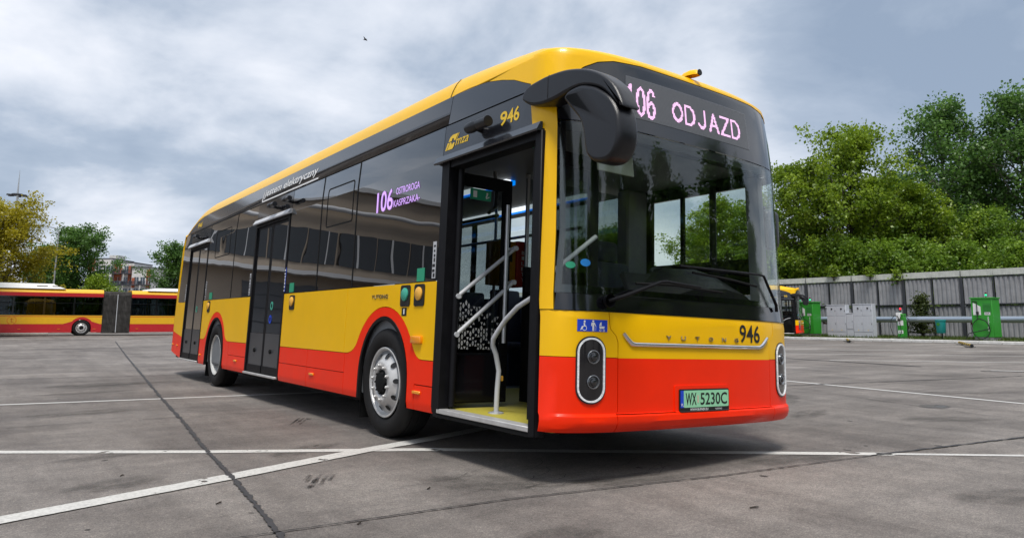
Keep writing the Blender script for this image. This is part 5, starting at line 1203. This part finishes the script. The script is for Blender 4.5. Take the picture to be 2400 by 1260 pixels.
TL = tree_meshes(8, 4.8, 1.6, 0.08, 0.18, 7000, L_MAPLE, M_BARK, 'round', 0.30)
TP = tree_meshes(9, 15.0, 2.6, 0.08, 0.35, 9000, L_DARK, M_BARK, 'tall', 0.45)
# right, behind the barrier
RG = 'trees behind the noise barrier'
tree('tall_tree', TA, (55.0, 21.6, 0), 'tall slender dark green tree behind the barrier, left of two tall ones', 0.4, (1.05, 1.05, 1.06), RG)
tree('tall_tree', TB, (57.5, 16.9, 0), 'tall slender dark green tree at the right edge behind the barrier', 1.9, (1.05, 1.05, 1.06), RG)
tree('tall_tree', TA, (60.0, 13.6, 0), 'dark tree cut by the right edge of the picture', 3.3, 0.98, RG)
tree('tall_tree', TA, (57.0, 26.3, 0), 'dark green tree rising behind the broad fresh green one', 2.4, (0.85, 0.85, 0.80), RG)
tree('tall_tree', TB, (60.5, 21.5, 0), 'dark green tree standing between and behind the two tallest', 5.0, 0.86, RG)
tree('leafy_tree', TD, (52.0, 17.8, 0), 'mid green tree below the crown of the rightmost tall tree', 2.0, 0.85, RG)
tree('leafy_tree', TC, (47.5, 25.0, 0), 'broad fresh green tree with pointed upper shoots left of the tall dark trees', 0.0, (1.1, 1.1, 1.30), RG)
tree('leafy_tree', TC, (45.6, 27.8, 0), 'fresh green tree just beside the bus windscreen edge, behind the barrier', 2.1, (0.95, 0.95, 1.10), RG)
tree('leafy_tree', TC, (50.0, 21.6, 0), 'fresh green tree in front of the left tall dark tree', 4.0, (0.85, 0.85, 0.92), RG)
tree('leafy_tree', TD, (53.0, 25.5, 0), 'mid green tree filling the gap behind the fresh green ones', 1.0, 1.05, RG)
for i, (x, y, s, rz, lab) in enumerate([(44.8, 10.0, 0.93, 0.3, 'dense green bush above the barrier at the right edge'), (45.0, 13.6, 0.9, 1.7, 'dense green bush above the barrier over the large charger'), (45.2, 17.0, 0.92, 3.0, 'dense green bush above the barrier over the slim charging post'), (45.0, 20.6, 1.0, 4.1, 'dense green bush above the barrier over the grey cabinets'), (45.2, 24.4, 1.05, 5.0, 'dense green bush above the barrier over the far bus nose'), (45.4, 29.0, 1.05, 0.9, 'dense green bush above the barrier behind the bus windscreen edge')]):
    tree('bush', TE, (x, y, 0), lab, rz, s, 'bushes along the barrier', 'bush')
for i, (m_, x, y, s, rz, lab) in enumerate([(TD, 46.5, 32.5, 1.0, 0.5, 'green tree seen through the front of the cab window'), (TC, 46.0, 36.0, 0.95, 1.5, 'green tree seen through the middle of the cab window'), (TD, 50, 41.0, 0.9, 2.6, 'green tree seen through the rear of the cab window'), (TD, 47.0, 50.0, 1.0, 3.7, 'green tree seen through the open front door'), (TC, 52, 62.0, 0.9, 0.7, 'green tree seen far off through the passenger windows')]):
    tree('leafy_tree', m_, (x, y, 0), lab, rz, s, RG)
# left
tree('yellow_tree', TY, (-3.9, 63.0, 0), 'large yellow-green tree at the left edge behind the articulated bus', 0.0, (1.0, 1.0, 0.94))
tree('yellow_tree', TY, (-7.0, 66.5, 0), 'yellow-green tree cut by the left edge, behind the larger one', 2.0, 0.97)
tree('leafy_tree', TG, (1.55, 69.0, 0), 'dark green tree right of the yellow-green one', 0.7, (1.0, 1.0, 1.02))
tree('leafy_tree', TG, (-0.6, 72.0, 0), 'dark green tree half hidden behind the yellow-green one', 2.7, (1.0, 1.0, 0.85))
tree('small_tree', TL, (3.0, 65.6, 0), 'small light green tree in front of the apartment block', 0.0, 1.0)
tree('leafy_tree', TG, (9.6, 68.0, 0), 'dark green tree beside the tail of the big bus', 4.4, (0.95, 0.95, 0.90))
# behind the photographer: mirrored in the windscreen
for i, (x, y, s, rz) in enumerate([(13, -24, 0.9, 0), (18, -24, 1.0, 1), (24, -23, 0.95, 2), (30, -21, 1.1, 3), (8, -27, 1.0, 4), (2, -30, 1.0, 5), (36, -20, 1.05, 0.6), (-6, -32, 0.95, 2.2), (15.5, -25.5, 0.8, 1.3), (21, -24.5, 0.85, 2.4), (27, -23, 0.8, 0.2), (33, -22, 0.85, 1.1)]):
    tree('poplar_tree', TP, (x, y, 0), 'dark poplar mirrored in the bus windscreen', rz, s, 'poplars behind the viewpoint')
for i, (x, y, s, rz) in enumerate([(10, -22, 0.75, 0), (15, -22, 0.8, 1.2), (20, -21.5, 0.75, 2.4), (25, -20.5, 0.8, 3.6), (30, -18.5, 0.75, 4.4), (35, -17, 0.8, 5.2), (5, -24, 0.75, 0.7), (0, -26, 0.8, 1.9)]):
    tree('leafy_tree', TD, (x, y, 0), 'dense low tree mirrored in the bus windscreen below the poplars', rz, s, 'low trees behind the viewpoint')
# shrub in front of the barrier and sprigs hanging over its cap
SH = tree_meshes(10, 2.7, 0.75, 0.05, 0.13, 2600, leaf_mat('leaf_olive', (0.10, 0.125, 0.03), (0.035, 0.06, 0.015)), M_BARK, 'cone', 0.16)
tree('shrub', SH, (40.6, 17.3, 0.1), 'olive green shrub growing against the barrier beside the slim charger', 0.0, (1.5, 1.1, 1.0), None, 'shrub')
SPR = tree_meshes(12, 1.0, 0.45, 0.1, 0.16, 260, L_MAPLE, M_BARK, 'round', 0.13)
for y, z, s, lab in ((19.2, 3.35, 0.9, 'leafy sprig hanging over the barrier post right of the grey cabinets'), (20.9, 3.7, 0.8, 'leafy sprig hanging over the barrier cap above the grey cabinets'), (23.4, 3.75, 1.0, 'leafy sprig hanging over the barrier cap above the far green charger')):
    tree('sprig', SPR, (41.85, y, z), lab, y, s, 'sprigs over the barrier cap', 'branch')

# ================================================================ second bus of the same kind, nose by the kerb
B2 = copy_tree(BUS, None, skip=('fleet_number', 'number_plate', 'plate_recess', 'display_lettering', 'side_display', 'roof_slogan', 'slogan_rule', 'passenger_seat', 'ticket_machine', 'light_ring'))
B2.rotation_euler = (0, 0.0, math.radians(27)); B2.location = (34.15, 21.05, 0.0)
for w in [c for c in B2.children if c.name.split('.')[0] == 'wheel']:
    w.location.z = 0.478; w.rotation_euler = (0, 0, w.rotation_euler.z)
for ch in B2.children:
    if ch.name.split('.')[0] == 'front_post': ch.material_slots[0].link = 'OBJECT'; ch.material_slots[0].material = M_FRM
tag(B2, 'yellow and red bus showing only its nose and open door behind the nearest bus', 'bus')
text_on('fleet_number', '93', M_YTX, B2, SY(0.90), 2.435, 0.20, 0.12, lambda s, z, o: tuple(Vector(skin(s, z, o)) + Vector((HALF, 0, 0))), off=0.003, bold=0.02)

# ================================================================ articulated bus on the left
M_R2 = mat('far_red', (0.52, 0.012, 0.016), 0.4, coat=0.3, var=0.06); M_Y2 = mat('far_yellow', (0.84, 0.46, 0.008), 0.4, coat=0.3, var=0.05); M_W2 = mat('far_white', (0.75, 0.75, 0.73), 0.45, var=0.05)
M_BEL = mat('bellows', (0.055, 0.050, 0.047), 0.85, var=0.35, vscale=3, var2=(0.10, 0.095, 0.09))
AB = empty('articulated_bus', (1.0, 49.0, 0.0))
def ab_section(x0, x1, wheels):
    y0, y1 = 0.0, 2.5
    for ys, fc in ((y0, -1), (y1, 1)):
        fn_ = lambda u, v, w, ys=ys, fc=fc: (u, ys + fc * w, v)
        holes = []
        lo = [(x0, 0.21)]
        for wx in sorted(wheels): lo += [(wx - 0.52, 0.21)] + [(wx - 0.52 * math.cos(math.radians(t)), 0.50 + 0.50 * math.sin(math.radians(t))) for t in range(0, 181, 15)] + [(wx + 0.52, 0.21)]
        lo += [(x1, 0.21)]
        top = [(x1, 0.72)]
        for wx in sorted(wheels, reverse=True):
            top += [(wx + 1.0, 0.72), (wx + 0.75, 0.80)] + [(wx + 0.62 * math.cos(math.radians(t)) * 1.05, 0.52 + 0.62 * math.sin(math.radians(t))) for t in range(35, 146, 10)] + [(wx - 0.75, 0.80), (wx - 1.0, 0.72)]
        top += [(x0, 0.72)]
        o = lo + top
        if fc > 0: o = o
        patch('skirt', o, M_R2, AB, fn=fn_, thick=0.04)
        patch('side_panel', [(x0, 0.724)] + [(a, b + 0.004) for a, b in top[::-1][1:-1]] + [(x1, 0.724), (x1, 1.16), (x0, 1.16)], M_Y2, AB, fn=fn_, thick=0.04)
        patch('stripe', rect(x0, x1, 1.162, 1.195), M_R2, AB, fn=fn_, thick=0.04); patch('side_panel', rect(x0, x1, 1.197, 1.25), M_Y2, AB, fn=fn_, thick=0.04)
        n = max(1, round((x1 - x0) / 1.45)); w = (x1 - x0) / n; wn_ = [rect(x0 + k * w + 0.05, x0 + (k + 1) * w - 0.05, 1.30, 2.34) for k in range(n)]
        patch('window_frame', rect(x0, x1, 1.252, 2.40), M_BLK, AB, holes=wn_, fn=fn_, thick=0.04)
        for q in wn_:
            pn = patch('window_pane', q, G_BG, AB, fn=fn_, off=-0.012, thick=0.006)
            patch('window_bar', [(q[0][0], 1.98), (q[1][0], 1.98), (q[1][0], 2.01), (q[0][0], 2.01)], M_FRM, pn, fn=fn_, off=-0.004, thick=0.02)
        patch('roof_band', rect(x0, x1, 2.402, 2.62), M_R2, AB, fn=fn_, thick=0.04)
    prof = [(0.0, 2.622), (0.03, 2.72), (0.10, 2.80), (0.25, 2.86), (1.25, 2.90), (2.25, 2.86), (2.40, 2.80), (2.47, 2.72), (2.5, 2.622)]
    MB().prism(prof, x0, x1, lambda u, v, w: (w, u, v)).build('roof', M_Y2, AB, fix=True)
    MB().span((x0, 0.05, 0.32), (x1, 2.45, 0.36)).build('floor', M_DRK, AB)
    for wx in wheels:
        for side, yy in ((-1, 0.02), (1, 2.48)):
            w = wheel(AB, yy, side); w.location = (wx, yy, 0.478); w.rotation_euler = (0, 0, math.pi / 2 if side < 0 else -math.pi / 2)
ab_section(-7.2, 0.58, [-0.50, -6.0]); ab_section(2.18, 9.6, [6.5])
for x in (-3.6, -2.9, -2.1, -1.4, 3.0, 4.1): MB().span((x, 1.6, 0.36), (x + 0.42, 2.1, 1.0), 0.05).build('passenger_seat', mat('far_seat', (0.32, 0.02, 0.02), 0.7), AB)
for x in (-4.3, -3.0, -1.9, -0.4, 3.3, 4.6): MB().tube([(x, 1.25, 0.36), (x, 1.25, 2.6)], 0.02, 6).build('pole', M_YTX, AB)
v, f = [], []; N = 44
for i in range(N + 1):
    x = 0.58 + 1.60 * i / N; d = 0.0 if i % 2 else 0.085
    ring = [(d, 0.15), (d, 2.55), (0.15 + d, 2.78 - d), (2.35 - d, 2.78 - d), (2.5 - d, 2.55), (2.5 - d, 0.15)]; v += [(x + 0.004 * math.sin(i * 7), a, b) for a, b in ring]
for i in range(N):
    for k in range(5): f.append((i * 6 + k, i * 6 + k + 1, (i + 1) * 6 + k + 1, (i + 1) * 6 + k))
link('bellows', mesh('bellows', v, f, M_BEL, 0), AB)
MB().span((1.36, -0.02, 0.2), (1.40, 0.03, 2.6)).build('bellows_frame', M_LGY, AB)
MB().prism([(0, 2.86), (0.15, 3.12), (0.3, 3.17), (2.1, 3.17), (2.3, 3.10), (2.4, 2.86)], -7.0, -1.5, lambda u, v, w: (w - (0.6 if v > 3 and w > -2 else 0), u, v)).build('roof_pod', M_W2, AB, fix=True)
MB().prism([(0, 2.86), (0.15, 3.02), (0.3, 3.06), (2.1, 3.06), (2.3, 3.0), (2.4, 2.86)], 3.1, 8.8, lambda u, v, w: (w + (0.6 if v > 3 and w < 4 else 0), u, v)).build('roof_pod', M_W2, AB, fix=True)
for x in (-3.0, -2.2): MB().span((x, -0.02 + 0.09, 2.98), (x + 0.55, 0.13, 3.03)).build('roof_vent', M_BTX, AB)
MB().lathe([(0.0, 0.25), (-0.006, 0.25), (-0.006, 0.20), (0.0, 0.20)], 24, 'Y', (-4.1, 0.0, 0.94)).build('round_emblem', M_ORG, AB)
MB().span((-4.19, -0.012, 1.0), (-4.0, -0.002, 1.04)).span((-4.13, -0.012, 0.84), (-4.08, -0.0021, 1.08)).span((-4.13, -0.012, 0.82), (-4.0, -0.0022, 0.86)).build('round_emblem', M_ORG, AB)
for x in (-3.7, -1.7, 0.2, 2.6, 5.0): MB().box((x, -0.008, 0.42), (0.14, 0.02, 0.03)).build('side_marker', M_ORG, AB)
tag(AB, 'red and yellow articulated bus with grey bellows parked at the left', 'bus')

# ================================================================ lamps, apartment block, depot hall
M_GALV = mat('galvanised', (0.40, 0.42, 0.44), 0.5, metal=0.3)
LP = empty('lamp_post', (-0.15, 67.0, 0)); tag(LP, 'slim grey lamp post behind the articulated bus', 'lamp post')
MB().tube([(0, 0, 0), (0, 0, 4), (0.02, 0, 8.2)], [0.09, 0.07, 0.045], 10).build('pole', M_GALV, LP); MB().tube([(0.02, 0, 8.2), (-0.3, -0.1, 8.5), (-1.2, -0.3, 8.6)], 0.035, 8).build('arm', M_GALV, LP); MB().box((-1.5, -0.36, 8.6), (0.7, 0.28, 0.12), None, 0.04, 2).build('lamp_head', M_GALV, LP)
LM = empty('floodlight_mast', (-2.95, 87.0, 0)); tag(LM, 'tall mast with a ring of dark floodlights above the yellow-green tree', 'mast')
MB().tube([(0, 0, 0), (0, 0, 14), (0, 0, 16.5)], [0.20, 0.09, 0.015], 10).build('pole', M_GALV, LM); MB().lathe([(13.75, 0.5), (13.85, 0.62), (13.95, 0.5)], 16, 'Z').build('ring', M_PST, LM)
for k in range(6):
    a = k * math.pi / 3 + 0.3; MB().box((0.72 * math.cos(a), 0.72 * math.sin(a), 13.78), (0.5, 0.34, 0.14), Matrix.Rotation(a, 3, 'Z'), 0.03).build('floodlight', M_PST, LM)

M_FWH = mat('facade_white', (0.60, 0.585, 0.56), 0.9, var=0.06, vscale=0.3); M_FBR = mat('facade_brick', (0.36, 0.10, 0.045), 0.9, var=0.12, vscale=0.5); M_FGR = mat('facade_grey', (0.05, 0.053, 0.065), 0.8); M_FWN = mat('far_window', (0.05, 0.07, 0.09), 0.1, coat=0.5)
AP = empty('apartment_block', (26.0, 234.0, 0)); tag(AP, 'white and brick apartment block with dark balconies in the distance', 'building'); AP.rotation_euler = (0, 0, -0.62); AP.scale = (1.08, 1.0, 1.05)
MB().span((-9.5, 0, 0), (-3.0, 12, 17.6)).build('wall', M_FWH, AP); MB().span((-2.98, 1.2, 0), (2.4, 12, 16.6)).build('wall', M_FWH, AP); MB().span((2.42, 0.2, 0), (7.6, 12, 15.2)).build('wall', M_FWH, AP)
for x0, x1, y, z0, z1 in ((-9.45, -7.6, -0.05, 14.2, 17.55), (-9.45, -7.6, -0.05, 8.0, 11.2), (-2.9, -0.8, 1.14, 11.6, 16.2), (0.9, 2.35, 1.14, 10.8, 15.8), (6.4, 7.55, 0.14, 9.6, 14.8), (2.5, 3.4, 0.14, 9.6, 12.4)): MB().span((x0, y, z0), (x1, y + 0.04, z1)).build('brick_panel', M_FBR, AP)
for fl in range(5):
    z = 1.2 + fl * 3.15
    for x, y in ((-7.1, 0), (-5.2, 0), (-3.9, 0), (-2.4, 1.2), (-0.2, 1.2), (1.5, 1.2), (3.2, 0.2), (4.9, 0.2), (6.5, 0.2)):
        if z + 1.9 > 15.0 and x > 2: continue
        wd = MB().span((x, y - 0.06, z), (x + 1.15, y - 0.005, z + 1.95)).build('window', M_FWN, AP); MB().span((x + 0.54, y - 0.09, z), (x + 0.60, y - 0.061, z + 1.95)).build('mullion', M_WHT, wd)
    for x0, x1, y in ((-2.9, -0.5, 1.2), (-0.2, 2.3, 1.2), (2.6, 4.6, 0.2), (5.0, 7.9, 0.2)):
        if fl == 4 and x0 > 2: continue
        b = MB().span((x0, y - 1.6, z - 0.35), (x1, y - 0.01, z - 0.15)).build('balcony', M_FGR, AP)
        m = MB(); m.span((x0, y - 1.6, z + 0.75), (x1, y - 1.55, z + 0.82))
        for k in range(9): q = x0 + (x1 - x0) * k / 8; m.span((q - 0.06, y - 1.59, z - 0.15), (q + 0.06, y - 1.56, z + 0.75))
        m.span((x0, y - 1.6, z - 0.15), (x0 + 0.04, y - 0.01, z + 0.80)); m.build('railing', M_FGR, b)
for x0, x1, z in ((-9.6, -2.9, 17.6), (-3.0, 2.5, 16.6), (2.3, 7.7, 15.2)): MB().span((x0, -0.1 if z != 16.6 else 1.1, z), (x1, 12.1, z + 0.25)).build('parapet', M_FGR, AP)
MB().span((-6, 4, 17.9), (-3.6, 8, 19.0)).build('roof_plant', M_FWH, AP)

# depot hall left of the picture: mirrored in the side windows
M_HBG = mat('hall_beige', (0.30, 0.25, 0.20), 0.9, var=0.08, vscale=0.4); M_HDK = mat('hall_dark', (0.03, 0.035, 0.042), 0.4); M_HPL = mat('hall_pale', (0.42, 0.43, 0.45), 0.7)
HL = empty('depot_hall', (-34, 42, 0)); tag(HL, 'beige depot hall with a dark window band, mirrored in the bus side windows', 'building')
MB().span((-30, 0.0, 0), (28.3, 18, 10.8)).build('wall', M_HBG, HL); MB().span((-30.2, -0.3, 10.8), (28.4, 18, 11.1)).build('parapet', M_HPL, HL)
for k in range(23):
    x = -29.6 + k * 2.48; w = MB().span((x, -0.06, 5.6), (x + 2.36, -0.004, 7.8)).build('window', M_HDK, HL); MB().span((x + 1.1, -0.10, 5.6), (x + 1.2, -0.061, 7.8)).build('mullion', M_HPL, w)
for k in range(9):
    x = -29 + k * 6.0; g_ = MB().span((x, -0.09, 0.0), (x + 4.6, -0.004, 4.1)).build('gate', mat('hall_gate', (0.08, 0.085, 0.095), 0.5), HL)
    for j in range(1, 5): MB().span((x, -0.12, j * 0.82 - 0.02), (x + 4.6, -0.0901, j * 0.82 + 0.02)).build('gate_rib', M_HDK, g_)
MB().tube([(-30, -0.35, 9.3), (28, -0.35, 9.3)], 0.16, 10).build('service_pipe', M_HPL, HL)
MB().span((-30, -1.2, 4.75), (28, -0.004, 5.0)).build('canopy', M_HPL, HL)

# ================================================================ a bird
BD = MB(); BD.add([(-0.22, 0, 0.06), (0, 0.05, 0), (0.22, 0, 0.07), (0, -0.07, 0.0), (0, 0.16, 0.0), (0, -0.14, 0.01), (0, 0, 0.04), (0, 0, -0.04)], [(0, 1, 6, 3), (2, 3, 6, 1), (0, 3, 7, 1), (2, 1, 7, 3), (4, 6, 1), (4, 1, 7), (5, 3, 6), (5, 7, 3)])
o = BD.build('bird', M_BTX, None, 0, (10.4, 30.0, 15.4), (0, 0.3, 0.6)); tag(o, 'tiny dark bird flying high in the sky above the bus', 'bird')
